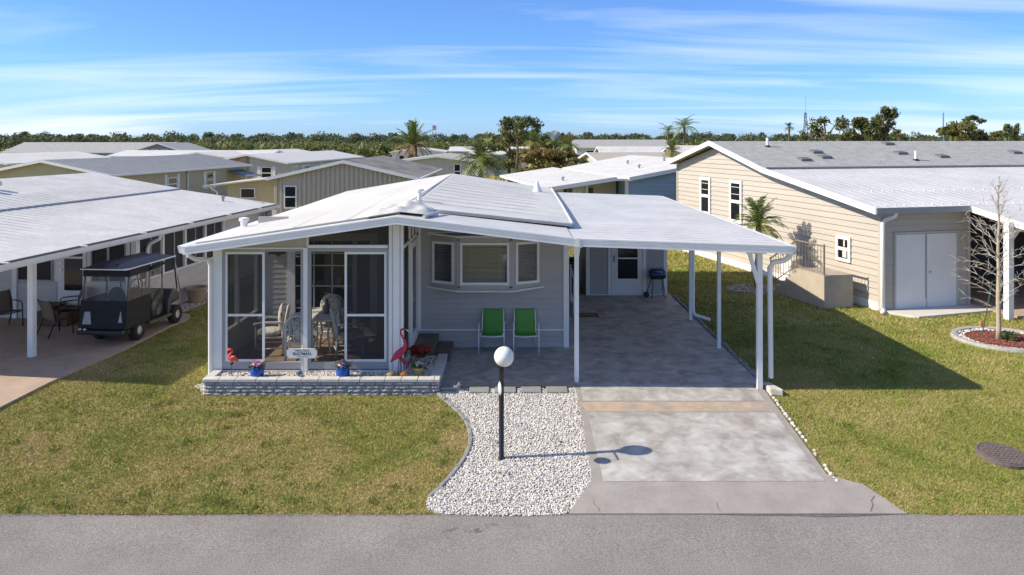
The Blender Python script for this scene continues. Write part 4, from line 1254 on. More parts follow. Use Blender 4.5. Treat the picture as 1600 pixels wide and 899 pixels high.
# coral flamingo on a stake
t = thing('garden_flamingo', 'small coral flamingo on a thin stake at the left of the planter', 'flamingo', (PX(362, 14.2), 14.2, pz)); FRAME[t.name] = None
MB().tube([(0, 0, 0), (0, 0, .30)], .005, 6).ball((0, 0, .26), .03, 8, 6).build('stake', 'black_metal', t, False, smooth=True)
MB().tube([(.13, 0, .30), (.08, 0, .335), (.02, 0, .345), (-.03, 0, .36), (-.05, 0, .395), (-.02, 0, .44), (.01, 0, .475), (0, 0, .515), (-.045, 0, .52), (-.08, 0, .49), (-.085, 0, .46)],
          [.006, .035, .052, .045, .03, .024, .02, .021, .024, .014, .004], 10).build('body', 'coral', t, False, smooth=True)
MB().tube([(.14, -.045, .34), (.07, -.055, .395), (.0, -.04, .40)], [.004, .03, .012], 8).build('wing', 'coral', t, False, smooth=True)

# ------------------------------------------------------------------ carport small things
dm = thing('doormat', 'brown patterned doormat on the carport floor behind the post', 'doormat', (1.93, 19.9, .04))
MB().box(-.30, -.21, 0.001, .30, .21, .015).build('mat', 'doormat', dm, False)
MB().box(-.24, -.15, .0155, .24, .15, .018).build('pattern', mat('mat_pattern', (.30, .17, .06), .95, (.10, .12, .06), 14, lo=.46, hi=.52), dm, False)
gx, gy = G(1027, 467)
gr = thing('charcoal_grill', 'portable grill with blue lid on black legs by the shed door', 'grill', (gx, gy, .04)); FRAME[gr.name] = None
prof = []
def half(z0, zr, name, m, up):
    mbx = MB(); n = 14; xs = [-.24, -.22, -.17, .17, .22, .24]; k = [.55, .85, 1, 1, .85, .55]
    vs = []; fs = []
    for x, q in zip(xs, k):
        for i in range(n + 1):
            a = math.pi * i / n
            vs.append((x, .17 * q * math.cos(a), z0 + up * zr * q * math.sin(a)))
    for j in range(len(xs) - 1):
        for i in range(n):
            a = j * (n + 1) + i; fs.append((a, a + 1, a + n + 2, a + n + 1))
    fs.append(tuple(range(n + 1))); fs.append(tuple(range((len(xs) - 1) * (n + 1), len(xs) * (n + 1)))[::-1])
    mbx.add(vs, fs); mbx.build(name, m, gr, False, smooth=True, auto=45)
half(.66, .17, 'lid', 'grill_blue', 1); half(.655, .13, 'bowl', 'black_metal', -1)
for sx in (-1, 1):
    for sy in (-1, 1):
        MB().tube([(sx * .14, sy * .1, .56), (sx * .20 + (-.1 if sx < 0 else .02) * (sy > 0), sy * .2, 0)], .012, 6).build('leg', 'black_metal', gr, False, smooth=True)
MB().tube([(-.34, -.12, .1), (-.34, -.08, .1)], .085, 14).build('wheel', 'black', gr, False, smooth=True, auto=40)
MB().tube([(-.1, -.18, .76), (-.1, -.21, .77), (.1, -.21, .77), (.1, -.18, .76)], .009, 6).build('handle', 'steel', gr, False, smooth=True)
# splash blocks / drain
sx0, sy0 = G(1204, 612)
o = MB().ext([(sx0 - .07, sy0 - .16, gz(sy0) - .02), (sx0 + .16, sy0 - .22, gz(sy0) - .02), (sx0 + .06, sy0 + .2, gz(sy0) - .02), (sx0 - .08, sy0 + .2, gz(sy0) - .02)], (0, 0, .13)).build('splash_block', 'stone_white', None, bevel=.02)
tag(o, 'pale concrete splash block below the front carport downspout', 'splash block')
de = thing('drain_spout', 'grey flat drain spout lying at the planter corner on the gravel', 'drain spout', (*G(708, 611), -.02))
a = G(688, 612); b = G(718, 611)
MB().bar((a[0], a[1], .03), (b[0], b[1], .03), .11, .06).build('pipe', 'edging', de, bevel=.01)
MB().bar((b[0] - .03, b[1], .06), (b[0] + .02, b[1], .12), .12, .05).build('lip', 'edging', de)

# ------------------------------------------------------------------ golf cart
ct = thing('golf_cart', 'black golf cart with clear vinyl enclosure parked on the left patio', 'golf cart', (-8.91, 18.1, .05), R(-5.6)); FRAME[ct.name] = None
ct.scale = (.93, 1, 1)
# local axes: x right, y away from the camera (cart's front), z up
def wheel(x, y):
    w = MB().lathe([(.10, -.09), (.19, -.10), (.222, -.075), (.228, 0), (.222, .075), (.19, .10), (.10, .09)], n=26, cap=False).build('wheel', 'tyre', ct, False, smooth=True)
    w.rotation_euler = (0, R(90), 0); w.location = (x, y, .228)
    rim = MB().lathe([(.135, -.07), (.135, .065), (.12, .075), (.11, .05), (.05, .05), (.045, .07), (.0, .07)], n=20, cap=False)
    for k in range(5):
        a = k * 1.2566; c_, s_ = math.cos(a), math.sin(a)
        rim.ext([(c_ * .03 - s_ * .022, s_ * .03 + c_ * .022, .055), (c_ * .13 - s_ * .03, s_ * .13 + c_ * .03, .055), (c_ * .13 + s_ * .03, s_ * .13 - c_ * .03, .055), (c_ * .03 + s_ * .022, s_ * .03 - c_ * .022, .055)], (0, 0, .018))
    ro = rim.build('rim', 'rim', w, False)
for x in (-.44, .48):
    wheel(x, -.62); wheel(x, 1.0)
MB().box(-.5, -1.0, .22, .5, 1.25, .30).build('chassis', 'black', ct, False)
MB().ext([(-.56, -1.15, .33), (-.56, -.25, .33), (-.56, -.28, .72), (-.56, -1.05, .75)], (1.12, 0, 0)).build('rear_body', 'cloth_black', ct, False, bevel=.03)
MB().ext([(-.54, .62, .30), (-.54, .74, .32), (-.54, .80, .52), (-.54, 1.16, .56), (-.54, 1.14, .72), (-.54, 1.0, .86), (-.54, .82, .88), (-.54, .62, .60)], (1.08, 0, 0)).build('front_cowl', 'cart_grey', ct, False, bevel=.05)
MB().box(-.52, -.25, .28, .52, .75, .32).build('floor', 'black', ct, False)
MB().box(.50, -.2, .26, .57, .72, .31).build('sill', 'steel', ct, False)
MB().box(-.58, -1.32, .26, .58, -1.16, .36).build('bumper', 'black', ct, False, bevel=.03)
for x in (-.5, -.38): MB().box(x, -1.325, .42 - .05, x + .06, -1.30, .40).build('tail_light', 'petal_white', ct, False)
MB().ball((-.22, -.35, .88), (.24, .09, .26), 14, 9).build('seat_back', 'cloth_black', ct, False, smooth=True)
MB().ball((.25, -.35, .88), (.22, .09, .26), 14, 9).build('seat_back', 'cloth_black', ct, False, smooth=True)
MB().box(-.5, -.4, .6, .5, .1, .74).build('seat', 'cloth_black', ct, False, bevel=.04)
MB().tube([(-.22 + .17 * math.cos(a), .42 + .08 * math.sin(a), 1.02 + .15 * math.sin(a)) for a in [k * math.pi / 9 for k in range(19)]], .014, 6).tube([(-.22, .42, 1.02), (-.22, .7, .8)], .015, 6).build('steering_wheel', 'black', ct, False, smooth=True)
for x in (-.56, .56):
    MB().tube([(x, -1.12, .75), (x * .98, -1.0, 1.66)], .02, 6).build('roof_strut', 'black_metal', ct, False, smooth=True)
    MB().tube([(x, -.25, .7), (x, -.22, 1.66)], .018, 6).build('roof_strut', 'black_metal', ct, False, smooth=True)
    MB().tube([(x, .30, .32), (x, .30, 1.66)], .018, 6).build('roof_strut', 'black_metal', ct, False, smooth=True)
    MB().tube([(x * .95, 1.02, .84), (x * .98, .84, 1.66)], .018, 6).build('roof_strut', 'black_metal', ct, False, smooth=True)
    MB().tube([(x * .95, 1.18, .72), (x * .98, .88, 1.62)], .010, 6).build('roof_strut', 'steel', ct, False, smooth=True)
# roof with raised centre and ribs
vs = []; fs = []; nx, ny = 9, 13
for j in range(ny):
    for i in range(nx):
        u, v = -1 + 2 * i / (nx - 1), -1 + 2 * j / (ny - 1)
        h = .10 * (1 - u ** 4) * (1 - v ** 6)
        vs.append((u * .575, -.13 + v * 1.02, 1.685 + h))
for j in range(ny - 1):
    for i in range(nx - 1):
        a = j * nx + i; fs.append((a, a + 1, a + nx + 1, a + nx))
rf = MB().add(vs, fs).build('roof', 'roof_vinyl', ct, False, smooth=True)
MB().box(-.585, -1.16, 1.66, .585, .90, 1.686).build('roof_edge', 'white_alu', rf, False, bevel=.01)
for x in (-.2, .2): MB().bar((x, -1.0, 1.775), (x, .75, 1.775), .05, .025).build('roof_rib', 'roof_vinyl', rf, False)
# enclosure: black lower skirt and valance, clear windows
def sheet(pts, m, name, th=.006):
    o = MB().add(pts, [(0, 1, 2, 3)]).build(name, m, ct, False)
    s = o.modifiers.new('thick', 'SOLIDIFY'); s.thickness = th
rearL, rearR = -.585, .585
yb0, yb1 = -1.2, -1.03                       # rear sheet leans
def ry(z): return yb0 + (yb1 - yb0) * (z - .4) / 1.25
for z0, z1, m, nm in ((.38, .98, 'cloth_black', 'skirt'), (1.50, 1.66, 'cloth_black', 'valance')):
    sheet([(rearL, ry(z0), z0), (rearR, ry(z0), z0), (rearR, ry(z1), z1), (rearL, ry(z1), z1)], m, nm)
    for x in (rearL, rearR):
        sheet([(x, ry(z0), z0), (x, -.22, z0), (x, -.22, z1), (x, ry(z1), z1)], m, nm)
def vin(pts): MB().add(pts, [(0, 1, 2, 3)]).build('vinyl_window', 'vinyl', ct, False)
vin([(rearL, ry(.98), .98), (rearR, ry(.98), .98), (rearR, ry(1.5), 1.5), (rearL, ry(1.5), 1.5)])
for x in (rearL, rearR): vin([(x, ry(.98), .98), (x, -.22, .98), (x, -.22, 1.5), (x, ry(1.5), 1.5)])
# rolled door panel with creases
vs, fs = [], []
nx, ny = 8, 24
for j in range(ny):
    for i in range(nx):
        u, v = i / (nx - 1), j / (ny - 1)
        vs.append((rearR + .004 + .02 * math.sin(9 * v + 4 * u) + .012 * math.sin(23 * v - 7 * u), -.2 + .48 * u, .42 + 1.2 * v))
for j in range(ny - 1):
    for i in range(nx - 1):
        a = j * nx + i; fs.append((a, a + 1, a + nx + 1, a + nx))
MB().add(vs, fs).build('vinyl_door', 'vinyl', ct, False, smooth=True)
MB().tube([(rearR + .01, -.25, 1.56), (rearR + .03, .05, 1.58), (rearR + .01, .3, 1.6)], .045, 8).build('rolled_flap', 'cloth_black', ct, False, smooth=True)
for x0, x1, z0, z1 in ((-.50, -.27, .47, .74), (.40, .5, .52, .76)):  # pale reflections on the rear sheet, painted as flat patches
    MB().add([(x0, ry(z0) - .012, z0), (x1, ry(z0) - .012, z0), (x1 - .05, ry(z1) - .012, z1), (x0 + .04, ry(z1) - .012, z1)], [(0, 1, 2, 3)]).build('reflection_patch', 'grey_frame', ct, False)

# ------------------------------------------------------------------ windows on any wall
def window(parent, fn, a0, a1, z0, z1, frame='white', pane='dark_pane', fw=.05, mid=True, name='window'):
    """fn(a, z, d) -> local point; frame bars and pane are sub-parts of the window"""
    def bar(m, p0, p1, q0, q1, d0, d1):
        return m.add([fn(p0, q0, d0), fn(p1, q0, d0), fn(p1, q1, d0), fn(p0, q1, d0), fn(p0, q0, d1), fn(p1, q0, d1), fn(p1, q1, d1), fn(p0, q1, d1)],
                     [(0, 1, 2, 3), (7, 6, 5, 4), (0, 4, 5, 1), (1, 5, 6, 2), (2, 6, 7, 3), (3, 7, 4, 0)])
    m = MB()
    bar(m, a0, a1, z0, z0 + fw, .0, .045); bar(m, a0, a1, z1 - fw, z1, .0, .045)
    bar(m, a0, a0 + fw, z0 + fw, z1 - fw, .0, .045); bar(m, a1 - fw, a1, z0 + fw, z1 - fw, .0, .045)
    zm = (z0 + z1) / 2
    if mid: bar(m, a0 + fw, a1 - fw, zm - fw / 2, zm + fw / 2, .0, .04)
    o = m.build(name, frame, parent, False)
    parts = ((z0 + fw, zm - fw / 2), (zm + fw / 2, z1 - fw)) if mid else ((z0 + fw, z1 - fw),)
    if o.parent.parent is not None and o.parent.parent.parent is not None: return o
    for q0, q1 in parts: bar(MB(), a0 + fw, a1 - fw, q0, q1, .006, .018).build('pane', pane, o, False)
    return o

# ------------------------------------------------------------------ left neighbour
LN = thing('neighbor_home', 'white roofed mobile home with long gutter and dark screened windows at the left edge', 'house', (-9.45, 19.3, 0), R(-5.05)); FRAME[LN.name] = None
def lb(name, m, x0, y0, z0, x1, y1, z1, par=LN, bevel=0): return MB().box(x0, y0, z0, x1, y1, z1).build(name, m, par, False, bevel=bevel)
fw_ = lambda a, z, d: (a, -d, z)                 # front wall, a = u
sw_ = lambda a, z, d: (d, a, z)                  # right side wall, a = v
side = lb('side_wall', mat('left_siding', (.56, .545, .51), .6, (.5, .485, .455), 3, stretch=(.3, .3, 4), bump=.05), -.08, 0, 0, 0, 8.0, .98)
siding(side, [(0.02, .02), (7.98, .02), (7.98, .97), (.02, .97)], lambda a, z, d: (.002 + d, a, z), .13, M['left_siding'] if 'left_siding' in M else side.data.materials[0])
lb('side_wall', side.data.materials[0], -.08, 4.75, .985, 0, 8.0, 2.3)
lb('wall_sill', 'white_alu', -.03, 0, .985, .03, 4.74, 1.03)
for k in range(5):
    v = .02 + k * 1.165
    lb('mullion', 'white_alu', -.05, v, 1.03, .035, v + .09, 2.22)
    if k < 4:
        v0, v1 = v + .10, v + 1.155
        rect = MB()
        vm = (v0 + v1) / 2
        rect.box(-.02, vm - .02, 1.05, .02, vm + .02, 2.2).box(-.02, v1 - .08, 1.05, .025, v1 - .02, 2.2)
        w = rect.build('window_frame', 'grey_frame', LN, False)
        for a, b in ((v0, vm - .02), (vm + .02, v1 - .08)): MB().box(-.015, a, 1.04, -.005, b, 2.2).build('pane', 'dark_screen', w, False)
lb('wall_box', 'cream', .0, 5.0, .55, .12, 5.28, .90)
front = lb('front_wall', side.data.materials[0], -9, 0, 0, -.10, .08, 1.0)
siding(front, [(-3.2, .02), (-2.1, .02), (-2.1, .98), (-3.2, .98)], lambda a, z, d: (a, -.002 - d, z), .13, side.data.materials[0])
lb('front_wall', side.data.materials[0], -9, 0, 1.0, -3.26, .08, 2.4)
lb('front_wall', 'white', -2.2, 0.0, 1.0, -2.06, .08, 2.4)
lb('front_wall', 'white', -1.31, 0.0, 1.0, -1.18, .08, 2.4)
lb('corner_post', 'white', -.10, -.04, 0, .03, .06, 2.3)
lb('corner_post', 'white', -.23, -.05, .0, -.14, .05, 2.35)
lb('pilaster', 'white', -3.28, -.05, 0, -3.16, .04, 2.4)
window(LN, fw_, -1.18, -.24, 1.0, 2.3, 'grey_frame', 'dark_screen', .035, False)
lb('mullion', 'grey_frame', -.74, -.05, 1.03, -.68, -.0, 2.3)
window(LN, fw_, -3.16, -2.2, 1.0, 2.3, 'grey_frame', 'dark_screen', .035, False)
dr_ = lb('entry_door', 'white', -2.06, -.03, .42, -1.31, .02, 2.35)
for z0, z1 in ((.78, 1.58), (1.64, 2.2)):
    MB().box(-1.88, -.04, z0, -1.40, -.031, z1).build('pane', 'dark_pane', dr_, False)
MB().box(-1.99, -.06, 1.28, -1.95, -.03, 1.33).box(-1.99, -.06, 1.46, -1.95, -.03, 1.5).build('handle', 'steel', dr_, False)
lb('door_step', 'wood_brown', -2.1, -.75, .05, -1.3, -.06, .40, bevel=.02)
MB().box(-9, 7.9, 0, -.08, 8.0, 2.4).build('rear_wall', side.data.materials[0], LN, False)
# roof
def lroof(quad, m='roof_white', t=.06, name='roof'): return MB().plate(quad, t).build(name, m, LN, False)
lr = lroof([(.28, -5.2, 2.29), (.28, 8.25, 2.29), (-3.35, 8.25, 2.79), (-3.55, -5.2, 2.79)])
lr2 = lroof([(-3.35, 8.25, 2.83), (-6.65, 8.25, 3.39), (-6.65, -5.2, 3.39), (-3.55, -5.2, 2.83)])
lroof([(-6.65, 8.25, 3.39), (-13.4, 8.25, 2.6), (-13.4, -5.2, 2.6), (-6.65, -5.2, 3.39)])
MB().bar((-3.52, -5.2, 2.80), (-3.32, 8.25, 2.80), .05, .05).build('seam', 'grey_frame', lr2, False)
rb = MB()
for k in range(44):
    v = -5.0 + k * .305
    rb.bar((.26, v, 2.292), (-3.36, v, 2.7875), .03, .002)
rb.build('roof_rib', 'roof_white', lr, False)
rb = MB()
for k in range(44):
    v = -5.0 + k * .305
    rb.bar((-3.36, v, 2.835), (-6.6, v, 3.3825), .03, .002)
rb.build('roof_rib', 'roof_white', lr2, False)
MB().ext([(.455, -5.2, 2.275), (.43, -5.2, 2.27), (.405, -5.2, 2.17), (.29, -5.2, 2.17), (.29, -5.2, 2.145), (.42, -5.2, 2.145), (.44, -5.2, 2.19)], (0, 13.45, 0)).build('gutter', 'white_alu', LN, False)
lb('gutter_shade_back', mat('gutter_shade_dark', (.10, .095, .09), .9), .284, -5.19, 2.171, .295, 8.24, 2.285)  # gutter inside is coloured dark for the shadow in the trough
lb('gutter_bed', M['soil'], .296, -5.19, 2.171, .404, 8.24, 2.19)
for k in range(6): lb('gutter_strap', 'white_alu', .28, -4.9 + k * 2.3, 2.276, .45, -4.86 + k * 2.3, 2.295)
lb('eave_beam', 'white_alu', -.12, -5.0, 2.12, -.02, 8.0, 2.28)
MB().tube([(.36, .5, 2.18), (.34, .5, 2.05), (.1, .45, 1.92), (.06, .42, 1.8), (.06, .42, .1)], .05, 10).build('downspout', 'white_alu', LN, False, smooth=True)
for u, v in ((-.33, -3.24),): lb('patio_post', 'white_alu', u - .06, v - .06, .04, u + .06, v + .06, 2.34)
for (u, v, z) in ((-5.35, 2.0, 3.16), (-5.25, 1.6, 3.15)):
    MB().lathe([(.06, 0), (.06, .12), (.13, .13), (.13, .25), (.04, .27)], (u, v, z), 10).build('roof_vent', 'steel', lr2, False, smooth=True, auto=40)
MB().lathe([(.05, 0), (.05, .12), (.08, .13), (.07, .19)], (-1.1, 7.0, 2.47), 10).build('roof_vent', 'grey_frame', lr, False, smooth=True, auto=40)
MB().lathe([(.25, 0), (.25, .4)], (.35, 7.75, 1.75), 10).build('air_unit', 'steel', LN, False)

PATIO = [G(296, 494), G(297, 499), G(288, 505), G(269, 511), G(191, 551), G(78, 601), G(6, 637.5), (-9.35, 10.55), (-24, 10.55), (-24, 21.0), (-9.6, 21.0), (-9.3, 20.4)]
structure(slab(MB(), PATIO, .05, .15).build('neighbor_patio', 'patio_tan'))
strip = [(-9.3, 20.5), (-8.65, 20.3), (-8.0, 27), (-8.6, 27)]
x, y = scatter(strip, 500)
o = pebbles('wall_gravel', x, y, .02 + rng.uniform(.0, .02, len(x)), .035, [(.46, .43, .40), (.5, .48, .46), (.38, .35, .33)], None, flat=.7)
tag(o, 'grey gravel strip along the neighbouring home wall behind the golf cart', 'gravel')
px_, py_ = G(301, 474)
o = MB().lathe([(.0, 0), (.19, 0), (.28, .36), (.31, .37), (.31, .43), (.27, .43), (.25, .36), (.0, .34)], n=24, cap=False).build('planter_pot', 'tan_pot', None, smooth=True, auto=40)
o.location = (px_ + .1, py_, .03); tag(o, 'empty tan tapered plant pot by the neighbouring wall behind the golf cart', 'plant pot')

# ------------------------------------------------------------------ right neighbour (beige)
BH = thing('beige_home', 'beige sided home with grey shingle roof, white porch roof and double shed doors', 'house', (9.85, 20.5, 0), R(14)); FRAME[BH.name] = None
bl = lambda name, m, x0, y0, z0, x1, y1, z1, par=BH, bevel=0: MB().box(x0, y0, z0, x1, y1, z1).build(name, m, par, False, bevel=bevel)
wpoly = [(0, .24), (12, .24), (12, 3.56), (8.62, 4.34), (5.13, 3.52), (0, 2.68)]
w = MB().ext([(0, a, z) for a, z in [(0, 0.0), (12, 0.0)] + wpoly[2:]], (.1, 0, 0)).build('gable_wall', 'beige', BH, False)
wins = [(9.165, 9.96, 1.70, 3.13), (6.9, 7.73, 1.60, 3.13), (1.16, 1.77, 1.12, 1.84)]
siding(w, wpoly, lambda a, z, d: (-.002 - d, a, z), .172, 'beige', lap=.026)
bl('foundation', 'white', -.03, 0.06, 0, -.001, 12, .236)
bl('corner_trim', 'beige', -.045, -.045, .05, .05, .06, 2.66)
bl('corner_trim', 'beige', -.045, 11.95, .05, .05, 12.05, 3.55)
lw_ = lambda a, z, d: (-.028 - d, a, z)
for i, (a0, a1, z0, z1) in enumerate(wins):
    o = window(w, lw_, a0, a1, z0, z1, 'white', 'dark_pane', .11 if i < 2 else .09)
    zm = (z0 + z1) / 2
    if i < 2:
        MB().box(-.045, a0 + .15, zm + .1, -.043, (a0 + a1) / 2 - .02, z1 - .13).box(-.045, (a0 + a1) / 2 + .03, zm + .1, -.043, a1 - .13, z1 - .13).build('curtain', 'white_far', o, False)
        mu = MB()
        for k in range(1, 3): mu.box(-.05, a0 + .1, zm + (z1 - zm) * k / 3, -.044, a1 - .1, zm + (z1 - zm) * k / 3 + .015)
        mu.build('muntin', 'white', o, False)
    else:
        MB().box(-.05, 1.40, 1.55, -.046, 1.46, 1.73).build('sticker', 'petal_white', o, False)
        MB().box(-.05, 1.33, 1.24, -.046, 1.50, 1.43).build('sticker', 'blind', o, False)
bl('vent_cover', 'white', -.05, 3.9, .3, -.03, 4.5, .75)
bl('light_bracket', 'white', -.05, 3.35, 3.05, -.03, 3.40, 3.2)
# shed front
SE = 2.8
f = MB().box(0.1, 0, 0, SE, .1, 2.72).build('front_wall', 'beige', BH, False)
dA, dB, dT = .44, 2.40, 2.05
siding(f, [(0.05, .06), (SE, .06), (SE, 2.70), (.05, 2.70)], lambda a, z, d: (a, -.002 - d, z), .172, 'beige', holes=[(dA, dB, .0, dT)], lap=.026)
MB().ext([(SE - .1, .1, 0), (SE - .1, 5.0, 0), (SE - .1, 5.0, 3.45), (SE - .1, .1, 2.7)], (.1, 0, 0)).build('side_wall', 'beige', BH, False)
bl('corner_trim', 'beige', SE - .05, -.05, .05, SE + .04, .05, 2.7)
MB().box(dA - .06, -.05, .03, dA, 0, dT + .06).box(dB, -.05, .03, dB + .06, 0, dT + .06).box(dA, -.05, dT, dB, 0, dT + .06).build('door_frame', 'cream_pale', BH, False)
dm_ = (dA + dB) / 2
for a, b in ((dA + .005, dm_ - .012), (dm_ + .012, dB - .005)):
    d_ = bl('shed_door', 'door_white', a, -.035, .05, b, -.005, dT - .01)
MB().box(dm_ - .05, -.045, .3, dm_ - .015, -.036, dT - .02).build('door_astragal', 'grey_frame', BH, False)
MB().ball((dm_ + .10, -.06, 1.0), .035, 10, 7).build('handle', 'steel', d_, False, smooth=True)
# dark lanai behind the shed, seen through the carport
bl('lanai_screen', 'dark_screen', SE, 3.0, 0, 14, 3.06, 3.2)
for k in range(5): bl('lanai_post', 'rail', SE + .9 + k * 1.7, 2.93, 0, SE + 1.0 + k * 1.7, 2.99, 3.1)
bl('porch_floor', 'patio_tan', SE + .02, -5, 0.0, 15, 3.0, .07)
MB().plate([(-.1, -.05, .06), (SE + .01, -.05, .06), (SE + .65, -.75, .06), (.35, -.95, .06)], .12).build('door_slab', 'concrete_pale', BH, False)
bl('carport_post', 'white_alu', 2.42, -1.66, .0, 2.58, -1.50, 2.5)
MB().bar((2.5, -1.58, 2.0), (2.95, -1.58, 2.48), .1, .1).build('brace', 'white_alu', BH, False)
# roofs
def br(name, m, quad, t=.12): return MB().plate(quad, t).build(name, m, BH, False)
E = 18.0
rs_ = br('shingle_roof', 'shingle', [(-.38, 5.0, 3.66), (E, 5.0, 3.66), (E, 8.62, 4.53), (-.38, 8.62, 4.53)], .10)
br('shingle_roof', 'shingle', [(-.38, 8.62, 4.53), (E, 8.62, 4.53), (E, 12.35, 3.65), (-.38, 12.35, 3.65)], .10)
pr_ = br('porch_roof', 'pan_roof', [(-.36, -.28, 2.79), (E, -.28, 2.79), (E, 5.05, 3.62), (-.36, 5.05, 3.62)], .08)
pr2 = br('carport_roof', 'pan_roof', [(2.62, -.285, 2.786), (2.62, -4.2, 2.05), (E, -4.2, 2.05), (E, -.285, 2.786)], .08)
rv = MB()
for k in range(60):
    u = .0 + k * .30
    rv.bar((u, -.26, 2.795), (u, 5.0, 3.613), .02, .004)
rv.build('roof_rib', 'pan_roof', pr_, False)
sc = MB()
for k in range(46):
    sc.box(-.2 + k * .3, -.05, 2.825, -.17 + k * .3, -.02, 2.85).box(.3 + k * .36, 1.6, 3.085, .33 + k * .36, 1.63, 3.11)
sc.build('screw', 'white', pr_, False)
fas = lambda a, b, h=.16, t=.04: MB().ext([(-.42, a[0], a[1] - h), (-.42, b[0], b[1] - h), (-.42, b[0], b[1] + .015), (-.42, a[0], a[1] + .015)], (t, 0, 0)).build('rake_board', 'white', BH, False)
fas((12.4, 3.64), (8.62, 4.535)); fas((8.62, 4.535), (5.05, 3.66)); fas((5.05, 3.66), (-.3, 2.79))
MB().box(-.40, -.34, 2.64, 2.60, -.285, 2.80).build('gutter', M['metal_roof_grey'], BH, False)
MB().ext([(2.58, -.285, 2.64), (2.58, -4.2, 1.90), (2.58, -4.2, 2.07), (2.58, -.285, 2.80)], (.04, 0, 0)).build('rake_board', 'white', BH, False)
MB().bar((-.3, 5.02, 3.665), (E, 5.02, 3.665), .10, .04).build('flashing', 'metal_roof_grey', rs_, False)
for (px, py, v) in ((1289, 244, 6.2), (1275, 240, 6.9), (1257, 246, 5.9), (1387, 223, 8.1), (1407, 238, 6.7), (1472, 244, 6.2), (1586, 238, 6.7)):
    # u from the pixel column at that v
    tpx = (px - 800) / F
    X0, Y0 = 9.85 - math.sin(R(14)) * v, 20.5 + math.cos(R(14)) * v
    u = (tpx * Y0 - X0) / (math.cos(R(14)) - tpx * math.sin(R(14)))
    z = 3.66 + (v - 5) / 3.62 * .87
    MB().ext([(u - .2, v - .15, z - .04), (u + .2, v - .15, z - .04), (u + .2, v - .15, z + .05), (u - .2, v - .15, z + .05)], (0, .3, .06)).build('roof_vent', mat('vent_grey', (.14, .15, .15), .5), rs_, False)
for (px, v) in ((1199, 7.8), (1431, 5.8)):
    tpx = (px - 800) / F
    X0, Y0 = 9.85 - math.sin(R(14)) * v, 20.5 + math.cos(R(14)) * v
    u = (tpx * Y0 - X0) / (math.cos(R(14)) - tpx * math.sin(R(14)))
    z = 3.66 + (v - 5) / 3.62 * .87
    MB().lathe([(.05, -.05), (.05, .33)], (u, v, z), 10).build('vent_pipe', 'white', rs_, False, smooth=True, auto=40)
    MB().lathe([(.14, -.03), (.07, .05)], (u, v, z), 10).build('pipe_boot', 'black', rs_, False)
MB().tube([(.2, -.31, 2.66), (.19, -.3, 2.58), (.02, -.12, 2.45), (-.02, -.09, 2.36), (-.02, -.09, .12), (.0, -.12, .06), (-.2, -.3, .05)], .055, 10).build('downspout', 'white_alu', BH, False, smooth=True)
# rest of the body so that it reads from another side
bl('rear_wall', 'beige', 0.1, 11.9, 0, E - .3, 12, 3.5)

# stairs
stp = thing('stucco_stairs', 'tan stucco landing and stairs with metal railing beside the beige home', 'stairs', (9.85, 20.5, 0), R(14)); FRAME[stp.name] = None
prof = [(.6, 0), (.6, .91), (1.85, .91)]
n = 5
for k in range(n):
    v = 1.85 + k * .27; z = .91 - (k + 1) * .165
    prof += [(v, z), (v + .27, z)]
prof += [(3.2, 0)]
MB().ext([(-1.3, a, z) for a, z in prof], (.9, 0, 0)).build('landing', 'stucco', stp, False)
rl = MB()
def railing(u):
    tub([(u, .66, .42), (u, .66, 1.75)], .026, 'newel', 'rail', stp, 8, False)
    tub([(u, .66, 1.70), (u, 1.9, 1.70), (u, 3.25, .98)], .024, 'hand_rail', 'rail', stp, 8, False)
    tub([(u, .66, .98), (u, 1.9, .98), (u, 3.25, .20)], .014, 'bottom_rail', 'rail', stp, 6, False)
    tub([(u, 1.9, .91), (u, 1.9, 1.72)], .022, 'newel', 'rail', stp, 8, False)
    tub([(u, 3.2, .02), (u, 3.2, 1.0)], .022, 'newel', 'rail', stp, 8, False)
    for k in range(1, 9):
        v = .66 + k * .138; tub([(u, v, .98), (u, v, 1.7)], .009, 'picket', 'rail', stp, 5, False)
    for k in range(1, 10):
        v = 1.9 + k * .13; tub([(u, v, .98 - .578 * (v - 1.9)), (u, v, 1.70 - .533 * (v - 1.9))], .009, 'picket', 'rail', stp, 5, False)
railing(-1.26)

